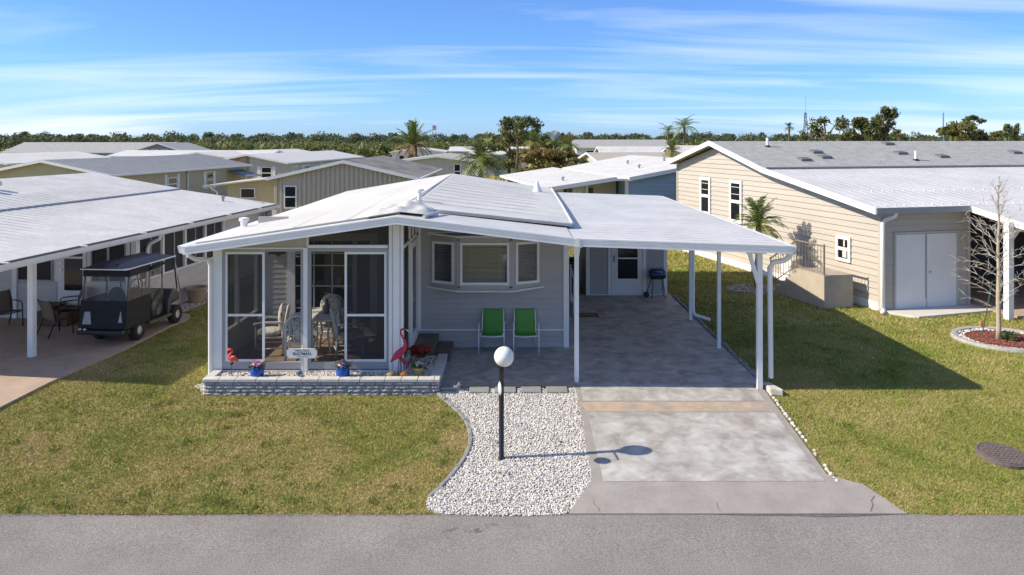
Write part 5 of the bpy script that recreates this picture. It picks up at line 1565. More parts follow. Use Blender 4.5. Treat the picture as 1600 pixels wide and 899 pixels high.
# ------------------------------------------------------------------ homes behind
def far_home(name, label, org, yaw, W, L_, eave, ridge, wall, roof, axis='v', fr=(), sd=(), over=.3, group='homes in the background', floor=0.0, trim='white_alu', left=()):
    """gabled home: org = front left corner on the ground, axis = ridge direction"""
    h = thing(name, label, 'house', (org[0], org[1], 0), yaw, group); FRAME[h.name] = None
    if axis == 'v':
        MB().ext([(0, 0, 0), (W, 0, 0), (W, 0, eave), (W / 2, 0, ridge), (0, 0, eave)], (0, L_, 0)).build('wall', wall, h, False)
        sl = (ridge - eave) / (W / 2); o = over
        for s in (0, 1):
            e = -o if s == 0 else W + o
            q = [(e, -o, eave - sl * o + .06), (W / 2, -o, ridge + .06), (W / 2, L_ + o, ridge + .06), (e, L_ + o, eave - sl * o + .06)]
            rp = MB().plate(q, .10).build('roof', roof, h, False)
            MB().ext([(e, -o - .03, eave - sl * o - .09), (W / 2, -o - .03, ridge - .09), (W / 2, -o - .03, ridge + .075), (e, -o - .03, eave - sl * o + .075)], (0, .028, 0)).build('rake_board', trim, h, False)
            x0 = e - .09 if s == 0 else e + .0
            MB().box(x0, -o, eave - sl * o - .06, x0 + .09, L_ + o, eave - sl * o + .055).build('gutter', trim, h, False)
    else:
        MB().ext([(0, 0, 0), (0, L_, 0), (0, L_, eave), (0, L_ / 2, ridge), (0, 0, eave)], (W, 0, 0)).build('wall', wall, h, False)
        sl = (ridge - eave) / (L_ / 2); o = over
        for s in (0, 1):
            e = -o if s == 0 else L_ + o
            q = [(-o, e, eave - sl * o + .06), (W + o, e, eave - sl * o + .06), (W + o, L_ / 2, ridge + .06), (-o, L_ / 2, ridge + .06)]
            MB().plate(q, .10).build('roof', roof, h, False)
            y0 = e - .09 if s == 0 else e
            MB().box(-o, y0, eave - sl * o - .06, W + o, y0 + .09, eave - sl * o + .055).build('gutter', trim, h, False)
        for x in (-o - .03, W + o + .002):
            for s in (0, 1):
                e = -o if s == 0 else L_ + o
                MB().ext([(x, e, eave - sl * o - .09), (x, L_ / 2, ridge - .09), (x, L_ / 2, ridge + .075), (x, e, eave - sl * o + .075)], (.028, 0, 0)).build('rake_board', trim, h, False)
    for a0, a1, z0, z1 in fr: window(h, lambda a, z, d: (a, -.003 - d, z), a0, a1, z0, z1, fw=.07)
    for a0, a1, z0, z1 in sd: window(h, lambda a, z, d: (W + .003 + d, a, z), a0, a1, z0, z1, fw=.07)
    return h

# striped board home
B1 = far_home('board_home', 'tan home with vertical board siding and stained dark roof behind the main home', (-12.4, 40, 0), 0, 7.3, 12, 2.62, 3.45, 'board_tan', 'roof_stained',
              fr=[(.52, 1.20, 1.0, 2.2)])
for k in range(30):
    u = .06 + k * .247
    if .42 < u < 1.28: continue
    top = 2.6 + (3.45 - 2.62) * (1 - abs(u - 3.65) / 3.65)
    MB().box(u, -.05, .05, u + .12, -.004, top).build('batten', 'board_tan', B1, False)
MB().ext([(-4.0, .6, 2.06), (-.05, .6, 2.50), (-.05, .6, 2.58), (-4.0, .6, 2.14)], (0, 6, 0)).build('lean_to_roof', 'cream_pale', B1, False)
MB().ext([(-2.8, 1.0, 0), (-.03, 1.0, 0), (-.03, 1.0, 2.48), (-2.8, 1.0, 2.18)], (0, 5, 0)).build('lean_to_wall', 'cream', B1, False)
window(B1, lambda a, z, d: (a, .997 - d, z), -2.1, -1.3, 1.45, 2.0, fw=.05, mid=False)
MB().tube([(-3.6, .7, 2.1), (-3.5, .8, 1.95), (-3.3, .9, 1.8), (-3.3, .9, .1)], .05, 8).build('downspout', 'white_alu', B1, False)
# cream home with grey metal roof
yaw3 = -math.atan2(2.1, 18)
B3 = far_home('cream_home', 'cream home with grey metal roof and white shutters beyond the left neighbour', (-31.6, 45.9, 0), yaw3, 8.0, 17.5, 2.55, 3.33, 'cream', 'metal_roof_grey',
              fr=[(1.2, 2.2, 1.1, 2.2), (5.0, 6.0, 1.1, 2.2)], sd=[(6.2, 7.3, 1.15, 2.05), (11.2, 12.2, 1.0, 2.25)], over=.35)
for v in (5.85, 7.36, 10.85, 12.26):
    MB().box(8.003, v, 1.0, 8.04, v + .28, 2.25).build('shutter', 'white', B3, False)
MB().tube([(8.2, 8.6, 2.4), (8.08, 8.6, 2.2), (8.08, 8.6, .1)], .06, 8).build('downspout', 'white_alu', B3, False)
MB().plate([(8.05, 14.4, 2.2), (9.7, 14.4, 1.75), (9.7, 16.9, 1.75), (8.05, 16.9, 2.2)], .06).build('awning', 'awning', B3, False)
rb = MB()
for k in range(40): rb.bar((4.05, -.2 + k * .45, 3.395), (8.3, -.2 + k * .45, 2.565), .03, .02)
rb.build('roof_rib', 'metal_roof_grey', B3, False)
# brick home
B4 = far_home('brick_home', 'low home with white roof and brick end wall beyond the cream home', (-27.6, 70, 0), -R(5), 7.2, 24, 2.5, 3.2, 'cream_pale', 'roof_white',
              fr=[(4.9, 5.9, 1.0, 2.1)], sd=[(1.5, 3, 1.0, 2.1), (4, 6, 1.0, 2.1), (8, 10, 1, 2.1)])
MB().ext([(1.2, -.05, 0), (3.55, -.05, 0), (3.55, -.05, 3.15), (1.2, -.05, 2.7)], (0, .046, 0)).build('brick_panel', 'brick', B4, False)
MB().box(3.56, -.08, 0, 3.72, .0, 3.2).build('downspout', 'rail', B4, False)
for u in (4.55, 5.95): MB().box(u, -.04, .95, u + .28, -.003, 2.15).build('shutter', 'white', B4, False)
far_home('white_roof_home', 'long white roof just above the grey metal roof', (-44.0, 84, 0), 0, 17, 8, 2.75, 3.3, 'blue_grey', 'roof_white', 'u')
far_home('white_roof_home', 'bright white roof between the cream home and the brick home', (-36.0, 80, 0), R(-6), 7, 26, 2.7, 3.25, 'cream_pale', 'roof_white', 'v')
B6 = far_home('grey_home', 'long blue-grey home with grey shingle roof near the far woods', (-66, 100, 0), 0, 20, 9, 2.95, 4.15, 'blue_grey', 'shingle', 'u', fr=[(11.0, 12.2, 1.9, 2.5), (2, 3.2, 1.9, 2.5)])
far_home('grey_gable_home', 'blue-grey gable with three small dark windows near the far woods', (-49.2, 99, 0), 0, 7.2, 9, 2.95, 4.1, 'blue_grey', 'shingle', 'v',
         fr=[(1.5, 2.3, 2.9, 3.35), (2.75, 3.55, 2.9, 3.35), (4.0, 4.8, 2.9, 3.35)])
far_home('off_white_home', 'off-white roofed home at the far left edge behind the cream home', (-52, 66, 0), R(-4), 9, 16, 2.55, 3.25, 'cream_pale', 'roof_cream', 'v')
# centre
far_home('tan_gable_home', 'cream home with low tan gable roof behind the palm', (-9.6, 66, 0), 0, 6.2, 14, 2.75, 3.15, 'cream_pale', 'tan_roof', 'v', fr=[(4.6, 5.2, 1.2, 2.5)], over=.4)
far_home('white_home', 'white home with white roof and dark windows behind the date palm', (-17.5, 112, 0), R(4), 7.5, 18, 2.75, 3.25, 'white_far', 'roof_white', 'v', fr=[(1.0, 1.8, 1.1, 2.3), (3, 4, 1.1, 2.3), (5.2, 6, 1.1, 2.3)], sd=[(2, 3.2, 1.2, 2.3), (5, 6.2, 1.2, 2.3)])
far_home('white_home', 'white home with pale roof right of the date palm', (-9.5, 118, 0), 0, 12, 8, 2.8, 3.4, 'white_far', 'roof_white', 'u', fr=[(1, 2, 1.2, 2.3), (5, 6, 1.2, 2.3)])
far_home('pale_blue_home', 'pale blue-white end wall with one small window right of the queen palm', (-5.2, 96, 0), 0, 6.4, 10, 2.7, 3.0, 'pale_blue', 'roof_white', 'u', fr=[(5.0, 5.6, 1.75, 2.25)])
# blue home to the right of the centre
yb = R(10.4)
B10 = thing('blue_home', 'blue and grey sided home with a wide white double roof behind the carport', 'house', (1.61, 34.7, 0), yb, 'homes in the background'); FRAME[B10.name] = None
b10 = lambda name, m, *a: MB().box(*a).build(name, m, B10, False)
MB().plate([(-.1, -.3, 2.43), (3.15, -.3, 2.89), (3.15, 12.2, 2.89), (-.1, 12.2, 2.43)], .10).build('carport_roof', 'roof_white', B10, False)
mrf = MB().plate([(3.75, -.3, 2.86), (8.1, -.3, 3.62), (8.1, 12.2, 3.62), (3.75, 12.2, 2.86)], .10).build('main_roof', 'roof_white', B10, False)
MB().plate([(8.1, -.3, 3.62), (12.6, -.3, 2.86), (12.6, 12.2, 2.86), (8.1, 12.2, 3.62)], .10).build('main_roof', 'roof_white', B10, False)
MB().plate([(3.15, -.2, 2.80), (3.75, -.2, 2.80), (3.75, 12.2, 2.80), (3.15, 12.2, 2.80)], .10).build('roof_gutter', 'white', B10, False)
for a, b, z0, z1 in ((-.12, 3.16, 2.43, 2.89), (3.74, 8.1, 2.86, 3.62), (8.1, 12.6, 3.62, 2.86)):
    MB().ext([(a, -.34, z0 - .17), (b, -.34, z1 - .17), (b, -.34, z1 + .01), (a, -.34, z0 + .01)], (0, .035, 0)).build('rake_board', 'white_alu', B10, False)
bw_ = MB().ext([(3.8, 0, 0), (12.3, 0, 0), (12.3, 0, 2.8), (8.1, 0, 3.5), (3.8, 0, 2.78)], (0, .1, 0)).build('front_wall', 'blue_siding', B10, False)
siding(bw_, [(3.9, 1.2), (6.6, 1.2), (6.6, 3.22), (3.9, 2.8)], lambda a, z, d: (a, -.002 - d, z), .2, 'blue_siding', lap=.03)
b10('side_wall', 'blue_siding', 3.8, .1, 0, 3.9, 12, 2.78)
b10('corner_post', 'white', 3.66, -.05, 0, 3.8, .08, 2.8)
gw = MB().ext([(.3, 1.0, 0), (2.05, 1.0, 0), (2.05, 1.0, 2.62), (.3, 1.0, 2.38)], (0, .08, 0)).build('carport_wall', 'pale_blue', B10, False)
for k in range(4): b10('vent_pane', 'dark_pane' if k < 2 else 'white_far', 1.0 + k * .22, .97, 2.05, 1.17 + k * .22, .995, 2.3)
b10('carport_post', 'white', 2.05, .9, 0, 2.15, 1.0, 2.64)
b10('carport_back_wall', 'cream_pale', 2.16, 1.3, 0, 3.65, 1.4, 2.75)
b10('carport_door', 'wood_brown', 2.3, 1.25, 0, 2.5, 1.29, 2.3)
for v in (1.5, 5, 8.5, 12): b10('side_post', 'white', 0, v, 0, .1, v + .1, 2.36)
MB().box(-.16, -.3, 2.3, -.08, 12.2, 2.43).build('gutter', 'white_alu', B10, False)
b10('carport_screen', 'dark_screen', .3, 1.1, 0, .36, 12, 2.35)
for u, v in ((1.2, 2.0), (6.0, 6.5), (7.2, 4.2), (5.4, 3.0), (7.6, 2.4)):
    z = (2.43 + .1415 * (u + .1)) if u < 3.15 else (2.86 + .1747 * (u - 3.75))
    MB().lathe([(.06, -.03), (.06, .12), (.10, .13), (.08, .2)], (u, v, z), 10).build('roof_vent', 'grey_frame', mrf, False)
far_home('pale_grey_home', 'long white home with pale grey shingle roof below the tree line', (9.4, 112, 0), 0, 13.5, 9, 3.45, 4.5, 'white_far', 'shingle', 'u', fr=[(1.4, 2.6, 2.1, 3.0), (4.0, 5.0, 2.1, 3.0)])
far_home('striped_roof_home', 'white ribbed flat roof in front of the pale grey shingle home', (10.0, 84, 0), 0, 16, 7, 3.0, 3.75, 'tan_roof', 'roof_white', 'u')
far_home('tan_roof_home', 'low pale tan roof right behind the blue home', (7.0, 60, 0), R(6), 9.5, 9, 2.8, 3.45, 'cream_pale', 'tan_roof', 'u')
far_home('white_peak_home', 'small white roof left of the beige gable peak', (17.0, 78, 0), 0, 9, 8, 3.2, 3.9, 'white_far', 'roof_white', 'u')

# ------------------------------------------------------------------ vegetation
def leaf_quads(centers, radii, counts, size, squash=1.0, shell=.5, up=0.0):
    """leaf-sized quads spread through ellipsoid clumps"""
    out = []
    for c, r, n in zip(centers, radii, counts):
        d = rng.normal(size=(n, 3)); d /= np.linalg.norm(d, axis=1)[:, None]
        rr = (shell + (1 - shell) * rng.random(n))[:, None] * np.array(r)[None, :]
        p = np.array(c)[None, :] + d * rr
        a = rng.normal(size=(n, 3)); a[:, 2] *= squash; a /= np.linalg.norm(a, axis=1)[:, None]
        b = np.cross(a, d + .6 * rng.normal(size=(n, 3))); b /= np.linalg.norm(b, axis=1)[:, None] + 1e-9
        s = size * rng.uniform(.5, 1.3, (n, 1))
        a = a * s; b = b * s * .55
        out.append(np.stack([p - a, p - b * .8, p + a, p + b], 1))
    return np.concatenate(out)

# far woods
cs, rs2, ns = [], [], []
for k in range(520):
    Y = rng.uniform(235, 330); X = rng.uniform(-.74, .74) * Y
    h = rng.uniform(5.3, 6.4) * (1.0 + .16 * (rng.random() < .12)) * Y / 280
    r = rng.uniform(1.5, 3.2)
    cs.append((X, Y, h - r * .7)); rs2.append((r * 1.25, r * 1.25, r * .8)); ns.append(210)
    cs.append((X + rng.uniform(-2, 2), Y - 3, h * .45)); rs2.append((r * 1.7, r * 1.3, h * .4)); ns.append(150)
o = np_mesh('far_woods', leaf_quads(cs, rs2, ns, .5, shell=.3), 4, 'wood_far')
stuff(o); tag(o, 'dark green pine woods along the whole horizon', 'woods')
cs, rs2, ns = [], [], []
for k in range(330):
    Y = rng.uniform(140, 200); X = rng.uniform(-.45, -.05) * Y
    h = rng.uniform(3.2, 4.3)
    cs.append((X, Y, h * .5)); rs2.append((rng.uniform(1.5, 2.8), 1.8, h * .5)); ns.append(150)
for k in range(160):
    Y = rng.uniform(170, 225); X = rng.uniform(.1, .72) * Y
    h = rng.uniform(3.2, 5.0)
    cs.append((X, Y, h * .5)); rs2.append((rng.uniform(1.5, 3.2), 2, h * .5)); ns.append(130)
o = np_mesh('green_scrub', leaf_quads(cs, rs2, ns, .5, shell=.35), 4, 'wood_far_light')
stuff(o); tag(o, 'lighter green scrub in front of the far woods', 'scrub')

def tree(name, label, px, py_top, Y, width, leafm, clumps, trunk_r=.18, lean=0, size=.3, n=170, bare=.35, group='trees behind the homes', seed=1, flat=.6):
    """trunk with limbs reaching each leaf clump"""
    random.seed(seed)
    X = PX(px, Y); H = PZ(py_top, Y)
    t = thing(name, label, 'tree', (X, Y, 0), group=group); FRAME[t.name] = None
    C, Rr = [], []
    for i in range(clumps):
        a = random.uniform(0, 6.28); q = random.random() ** .5 * width
        zf = bare + (1 - bare) * random.random()
        q *= (1.15 - .6 * abs(zf - .6))
        r = random.uniform(.16, .30) * width + .25
        z = min(H * zf, H - r * flat)
        C.append((q * math.cos(a) + lean * zf, q * math.sin(a), z)); Rr.append((r, r, r * flat))
    C.append((lean, 0, H - .2 * width * flat)); Rr.append((.28 * width, .28 * width, .22 * width * flat))
    m = MB()
    mid = [(0, 0, 0), (lean * .3 + .1, 0, H * .35), (lean * .7, 0, H * .65), (lean, 0, H * .9)]
    m.tube(mid, [trunk_r, trunk_r * .75, trunk_r * .5, trunk_r * .15], 8); m.build('trunk', 'palm_trunk', t, False, smooth=True)
    m = MB()
    for c in C:
        f = max(.25, min(.85, c[2] / H - .18)); s = (lean * f, 0, H * f)
        mm_ = Vector(s).lerp(Vector(c), .5) + Vector((0, 0, .12 * width))
        m.tube([s, mm_, c], [trunk_r * .35, trunk_r * .22, trunk_r * .08], 5)
    m.build('limbs', 'palm_trunk', t, False, smooth=True)
    np_mesh('crown', leaf_quads(C, Rr, [n] * len(C), size, shell=.2), 4, leafm, parent=t)
    return t
tree('pine_tree', 'tall flat-topped pine rising above the woods near the centre', 806, 181, 88, 2.6, 'pine', 18, .2, .3, .2, 130, .66, seed=4, flat=.75)
tree('olive_tree', 'bushy olive coloured tree under the tall pine', 795, 206, 92, 3.4, 'olive', 20, .2, 0, .25, 220, .3, seed=5)
tree('rusty_tree', 'rust brown leafy tree left of the blue home roof', 846, 232, 70, 2.4, 'rust', 20, .15, 0, .2, 200, .2, seed=6)
tree('rusty_tree', 'second rust and green tree nearer the long white home', 880, 236, 74, 2.0, 'rust', 16, .15, 0, .2, 180, .2, seed=8)
tree('green_bush_tree', 'small bright green tree beside the tan roof', 897, 247, 64, 1.1, 'wood_far_light', 10, .1, 0, .16, 160, .2, seed=9)
tree('dark_tree', 'dark tree just right of the tall pine', 855, 208, 120, 2.6, 'pine', 14, .2, 0, .28, 160, .35, seed=10)
tree('dark_tree', 'round dark tree above the white homes', 875, 207, 135, 2.6, 'pine', 14, .2, 0, .3, 160, .35, seed=12)
tree('sparse_tree', 'ragged tree with an outstretched left branch behind the beige roof', 1300, 182, 75, 2.4, 'dark_leaf', 14, .2, -.8, .2, 110, .35, seed=13, flat=.9)
tree('sparse_tree', 'ragged tall tree behind the beige roof, highest of the group', 1372, 166, 75, 1.5, 'dark_leaf', 15, .18, .6, .2, 150, .35, seed=14, flat=1.3)
tree('sparse_tree', 'dense middle tree of the ragged group behind the beige roof', 1348, 183, 77, 1.7, 'dark_leaf', 15, .18, 0, .2, 170, .3, seed=15, flat=1.0)
tree('dark_tree', 'small dark tree right of the ragged group', 1404, 203, 130, 1.6, 'pine', 10, .15, 0, .28, 120, .3, seed=16)
tree('thin_tree', 'thin upright dark tree near the right edge', 1576, 194, 140, .8, 'pine', 7, .12, 0, .25, 90, .4, seed=17, flat=2)
tree('thin_tree', 'thin upright dark tree at the right picture edge', 1590, 193, 140, .8, 'pine', 7, .12, 0, .25, 90, .4, seed=18, flat=2)
tree('round_bush_tree', 'broad olive green rounded tree behind the right end of the roof', 1512, 190, 82, 2.6, 'olive', 24, .2, 0, .24, 240, .2, seed=19)
tree('pine_tree', 'small pine poking above the rounded tree', 1521, 181, 110, 1.2, 'pine', 8, .15, 0, .25, 120, .6, seed=20)
tree('yellow_green_tree', 'low yellow-green shrub tree right of the rounded tree', 1562, 205, 90, 1.5, 'wood_far_light', 12, .12, 0, .2, 160, .2, seed=21)
random.seed(31)

# palms: every frond is an object sharing a few meshes
def frond_mesh(L_, droop, m, w=.22, pairs=26, rise=.35, name='frond'):
    mb = MB(); pts = []
    n = 12
    for i in range(n + 1):
        s = i / n
        pts.append(Vector((L_ * s * (1 - .22 * droop * s), 0, L_ * (rise * s - droop * s * s))))
    mb.tube(pts, [.022 * (1 - .8 * i / n) * L_ / 1.5 for i in range(n + 1)], 4)
    for k in range(pairs):
        s = .12 + .86 * k / (pairs - 1)
        i = min(int(s * n), n - 1); p = pts[i].lerp(pts[i + 1], s * n - i); d = (pts[i + 1] - pts[i]).normalized()
        ll = w * L_ * (math.sin(math.pi * (s * .85 + .1)) ** .6) * random.uniform(.85, 1.1)
        for sy in (-1, 1):
            v = (Vector((0, sy, 0)) * .8 + d * .55 + Vector((0, 0, random.uniform(-.35, .25)))).normalized() * ll
            b = d * .035 * L_ / 1.5 * 1.1
            t = p + v + Vector((0, 0, -.12 * ll))
            mb.add([p - b * .4, p + v * .5 - b * .5, t, p + v * .5 + b * .6, p + b * .4], [(0, 1, 2, 3, 4)])
    return mb.mesh(name, m)
def palm(name, label, X, Y, H, L_, nf, mats, trunk_r=.14, rise=.55, droop=.75, group=None, w=.22, lean=0.0, spread=1.0):
    t = thing(name, label, 'palm', (X, Y, 0), group=group); FRAME[t.name] = None
    m = MB(); pts = []; rs_ = []
    for i in range(9):
        s = i / 8; pts.append((lean * s * s, 0, H * s)); rs_.append(trunk_r * (1.15 - .35 * s + .06 * (i % 2)))
    m.tube(pts, rs_, 10); m.build('trunk', 'palm_trunk', t, False, smooth=True)
    protos = [frond_mesh(L_ * random.uniform(.9, 1.1), droop * q, mm_, w, rise=rise * r_) for mm_, q, r_ in mats]
    for k in range(nf):
        f = k / nf
        me = protos[min(int(f * len(protos)), len(protos) - 1)]
        o = bpy.data.objects.new('frond', me); put(o, t)
        o.location = (lean, 0, H)
        o.rotation_euler = (random.uniform(-.15, .15), R(-68 * (1 - f) ** 1.3 * spread + 12 * f), k * 2.39996 + random.uniform(-.2, .2))
        q = random.uniform(.85, 1.1); o.scale = (q, q, q)
    return t
palm('pygmy_palm', 'small palm with yellowing fronds in front of the beige home wall', 7.57, 23.6, 1.95, 1.15, 32, [('frond', .6, 1), ('frond', .9, .8), ('frond_yellow', 1.1, .5)], .10)
palm('date_palm', 'stout date palm with stiff crown and brown skirt left of centre', PX(645, 84), 84, PZ(228, 84), 2.9, 50, [('frond', .35, 1), ('frond', .5, .9), ('frond_dry', .9, .5)], .55, w=.14, spread=1.1)
palm('queen_palm', 'queen palm with drooping feathery fronds behind the roof', PX(752, 50), 50, PZ(253, 50), 2.15, 30, [('frond', .8, 1.1), ('frond', 1.15, .8), ('frond', 1.35, .6)], .16, w=.3)
palm('tall_palm', 'slender tall palm above the roofs right of centre, taller of two', PX(1069, 95), 95, PZ(200, 95), 2.1, 13, [('frond', .9, .8), ('frond', 1.1, .6)], .13, w=.26, group='slender palms')
palm('tall_palm', 'slender palm left of the taller one right of centre', PX(1044, 98), 98, PZ(207, 98), 1.7, 11, [('frond', .9, .8), ('frond', 1.1, .6)], .13, w=.26, group='slender palms')
palm('fan_palm', 'bushy yellow-green palm in front of the white ribbed roof', PX(1050, 62), 62, PZ(236, 62), 1.0, 30, [('frond', .3, 1), ('frond_yellow', .6, .6), ('frond_yellow', 1.0, .3)], .15, w=.34)
palm('grey_palm', 'pale grey-green palm among the rusty trees', PX(866, 80), 80, PZ(222, 80), 1.4, 24, [('pale_blue', .3, 1), ('frond', .6, .6)], .15, w=.34)
palm('cabbage_palm', 'green palm left of the rusty trees', PX(833, 84), 84, PZ(224, 84), 1.5, 26, [('frond', .4, 1), ('frond_yellow', .9, .5)], .15, w=.3)
palm('cabbage_palm', 'green palm right of the rusty trees against the long white home', PX(888, 78), 78, PZ(228, 78), 1.4, 26, [('frond_yellow', .4, 1), ('frond', .9, .5)], .15, w=.3)
palm('far_palm', 'tiny far palm on the horizon left of the radio mast', PX(1233, 190), 190, PZ(199, 190), 1.6, 16, [('dark_leaf', .6, .8), ('dark_leaf', 1.2, .4)], .25, w=.34)

# bare young tree with its ring
tx, ty = G(1560, 532)
bt = thing('bare_tree', 'leafless young tree with many thin pale branches in the ringed bed at right', 'tree', (tx, ty, 0)); FRAME[bt.name] = None
TH = 3.62
tp = [Vector((.012 * math.sin(k * 1.3), .01 * math.cos(k), TH * k / 14)) for k in range(15)]
MB().tube(tp, [.052 * (1 - k / 15) ** .8 + .005 for k in range(15)], 10).build('trunk', 'bark', bt, False, smooth=True)
random.seed(5)
for k in range(58):
    f = .20 + .78 * (k / 58) ** .9 + random.uniform(-.02, .02)
    p = Vector((0, 0, TH * f)); a = k * 2.4 + random.uniform(-.3, .3)
    L_ = (1.05 - .55 * max(0, f - .35)) * random.uniform(.45, 1.1) * (1.0 if f > .25 else .7)
    if f > .8: L_ *= .55
    el = random.uniform(.25, .75) + (f > .75) * .45
    d = Vector((math.cos(a) * math.cos(el), math.sin(a) * math.cos(el), math.sin(el)))
    pts = [p]
    for j in range(1, 6):
        q = pts[-1] + d * L_ / 5; d = (d + Vector((random.uniform(-.32, .32), random.uniform(-.32, .32), random.uniform(-.2, .22)))).normalized(); pts.append(q)
    m = MB().tube(pts, [.0075 * (1 - j / 7) for j in range(6)], 5)
    for j in range(1, 6):
        for _ in range(2):
            e = (d + Vector((random.uniform(-1, 1), random.uniform(-1, 1), random.uniform(-.7, .7)))).normalized() * L_ * random.uniform(.15, .34)
            m.tube([pts[j], pts[j] + e * .5 + Vector((0, 0, .02)), pts[j] + e], [.0045, .0035, .002], 4)
    m.build('branch', 'bark_grey', bt, False)
ring = thing('tree_ring', 'round concrete kerb ring with red mulch and pebbles around the bare tree', 'tree ring', (tx + .12, ty - .05, 0)); FRAME[ring.name] = None
prof = [(.94, -.02), (.95, .07), (.98, .085), (1.07, .08), (1.10, -.02)]
MB().lathe(prof, n=48, cap=False).build('kerb', mat('ring_concrete', (.40, .385, .36), .9, (.32, .31, .29), 9, bump=.2), ring, False, smooth=True, auto=40)
MB().lathe([(0, .02), (.95, .02)], n=32, cap=False).build('soil', 'mulch', ring, False)
k = 1500
a = rng.uniform(0, 6.28, k); r = .95 * rng.random(k) ** .5
PALM_ = [(.24, .07, .05), (.19, .055, .04), (.28, .10, .07), (.15, .05, .04)]
pebbles('mulch_chips', r * np.cos(a), r * np.sin(a), np.full(k, .03), .024, PALM_, ring, flat=.5)
k = 330
a = rng.uniform(0, 6.28, k); r = .80 + .15 * rng.random(k)
pebbles('ring_pebbles', r * np.cos(a), r * np.sin(a), np.full(k, .045), .024, PALW[:5], ring, flat=.7)
m = MB(); leaves(m, (.2, -.05, .03), .16, 160, .09, .9)
t = thing('green_weed', 'bright green leafy clump at the foot of the bare tree', 'plant', (tx, ty, 0)); FRAME[t.name] = None
m.build('leaves', 'leaf', t, False)
# tree stakes
o = MB().tube([(tx - .33, ty + .1, 0), (tx - .12, ty + .03, 1.35)], .012, 6).build('tree_stake', mat('green_stake', (.05, .10, .085), .6)); tag(o, 'thin green stake leaning on the bare tree', 'stake')
sx_, sy_ = G(1533, 516)
o = bx('ground_peg', 'orange', None, sx_ - .03, sy_ - .03, -.02, sx_ + .03, sy_ + .03, .18, bevel=.005); tag(o, 'small orange ground peg at the edge of the tree ring', 'peg')

# gravel bed around the pygmy palm
gp = [(7.57 + 1.0 * math.cos(a), 23.5 + .75 * math.sin(a)) for a in [k * math.pi / 12 for k in range(24)]]
x, y = scatter(gp, 450)
o = pebbles('palm_gravel', x, y, .015 + rng.uniform(0, .02, len(x)), .035, [(.36, .32, .27), (.44, .40, .35), (.27, .23, .19)], None, flat=.7); tag(o, 'rough gravel patch around the small palm', 'gravel')

# radio masts, pole, flag
X, Y = PX(1258.5, 300), 300
mast = thing('radio_mast', 'tall lattice radio mast on the horizon', 'radio mast', (X, Y, 0)); FRAME[mast.name] = None
z1, z2 = PZ(176, Y), PZ(150, Y)
for k in range(3):
    a = k * 2.094; MB().bar((1.5 * math.cos(a), 1.5 * math.sin(a), 0), (.35 * math.cos(a), .35 * math.sin(a), z1), .16).build('mast_leg', 'black_metal', mast, False)
m = MB(); nb = 12
for j in range(nb):
    f0, f1 = j / nb, (j + 1) / nb
    for k in range(3):
        r0, r1 = 1.5 - 1.15 * f0, 1.5 - 1.15 * f1
        a, b = k * 2.094, (k + 1) * 2.094
        m.bar((r0 * math.cos(a), r0 * math.sin(a), z1 * f0), (r1 * math.cos(b), r1 * math.sin(b), z1 * f1), .08)
m.build('bracing', 'black_metal', mast, False)
MB().bar((0, 0, z1 - .5), (0, 0, z2), .10).build('antenna', 'steel', mast, False)
o = MB().bar((PX(1474, 220), 220, 0), (PX(1474, 220), 220, PZ(176, 220)), .28).build('pole', 'steel'); tag(o, 'thin grey pole on the horizon right of the ragged trees', 'pole')
fx, fy = PX(676, 200), 200
fl = thing('flag_pole', 'distant flagpole with a small flag right of the date palm', 'flag', (fx, fy, 0)); FRAME[fl.name] = None
zt3 = PZ(196, 200)
MB().bar((0, 0, 0), (0, 0, zt3 + .2), .07).build('staff', 'steel', fl, False)
for i, c in enumerate(('petal_white', 'coral', 'petal_white', 'coral')):
    MB().box(.05, -.02, zt3 - .3 - i * .3, .95, .02, zt3 - i * .3).build('stripe', c, fl, False)

# ------------------------------------------------------------------ lawn blades
EXCL = [apron, GRAV, PATIO, [(PX0 - .02, PYF - .02), (PX1 + .05, PYF - .02), (PX1 + .05, PYR), (XL, PYR), (XL, 14.2), (XR + .1, 14.2), (XR + .1, 27), (-5.6, 27), (-5.6, PYB)], gp, tri]
def brect(o, yaw, u0, u1, v0, v1):
    c, s = math.cos(yaw), math.sin(yaw)
    return [(o[0] + c * u - s * v, o[1] + s * u + c * v) for u, v in ((u0, v0), (u1, v0), (u1, v1), (u0, v1))]
EXCL += [brect((9.85, 20.5), R(14), 0, 18, 0, 12), brect((9.85, 20.5), R(14), -1.3, -.4, .6, 3.2), brect((9.85, 20.5), R(14), SE, 18, -5, 0),
         brect((9.85, 20.5), R(14), -.1, SE + .4, -.85, 0), brect((-9.45, 19.3), R(-5.05), -14, .35, 0, 8.3)]
EXCL.append([(tx + .12 + 1.08 * math.cos(a), ty - .05 + 1.08 * math.sin(a)) for a in [k * math.pi / 12 for k in range(24)]])
EXCL.append([(mx_ + .4 * math.cos(a), my_ + .4 * math.sin(a)) for a in [k * math.pi / 10 for k in range(20)]])
bands = [(10.37, 12.5, 7500), (12.5, 15, 5500), (15, 19, 2800), (19, 25, 1100), (25, 36, 450)]
gxs, gys, gss = [], [], []
for y0, y1, dens in bands:
    xm = y1 * .95 + 1
    n = int(2 * xm * (y1 - y0) * dens)
    x = rng.uniform(-xm, xm, n); y = rng.uniform(y0, y1, n)
    k = np.abs(x) < y * .95 + 1
    x, y = x[k], y[k]
    ok = np.ones(len(x), bool)
    for e in EXCL: ok &= ~inside(x, y, e)
    gxs.append(x[ok]); gys.append(y[ok]); gss.append(np.full(ok.sum(), math.sqrt(4000 / dens)))
x, y, s = np.concatenate(gxs), np.concatenate(gys), np.concatenate(gss)
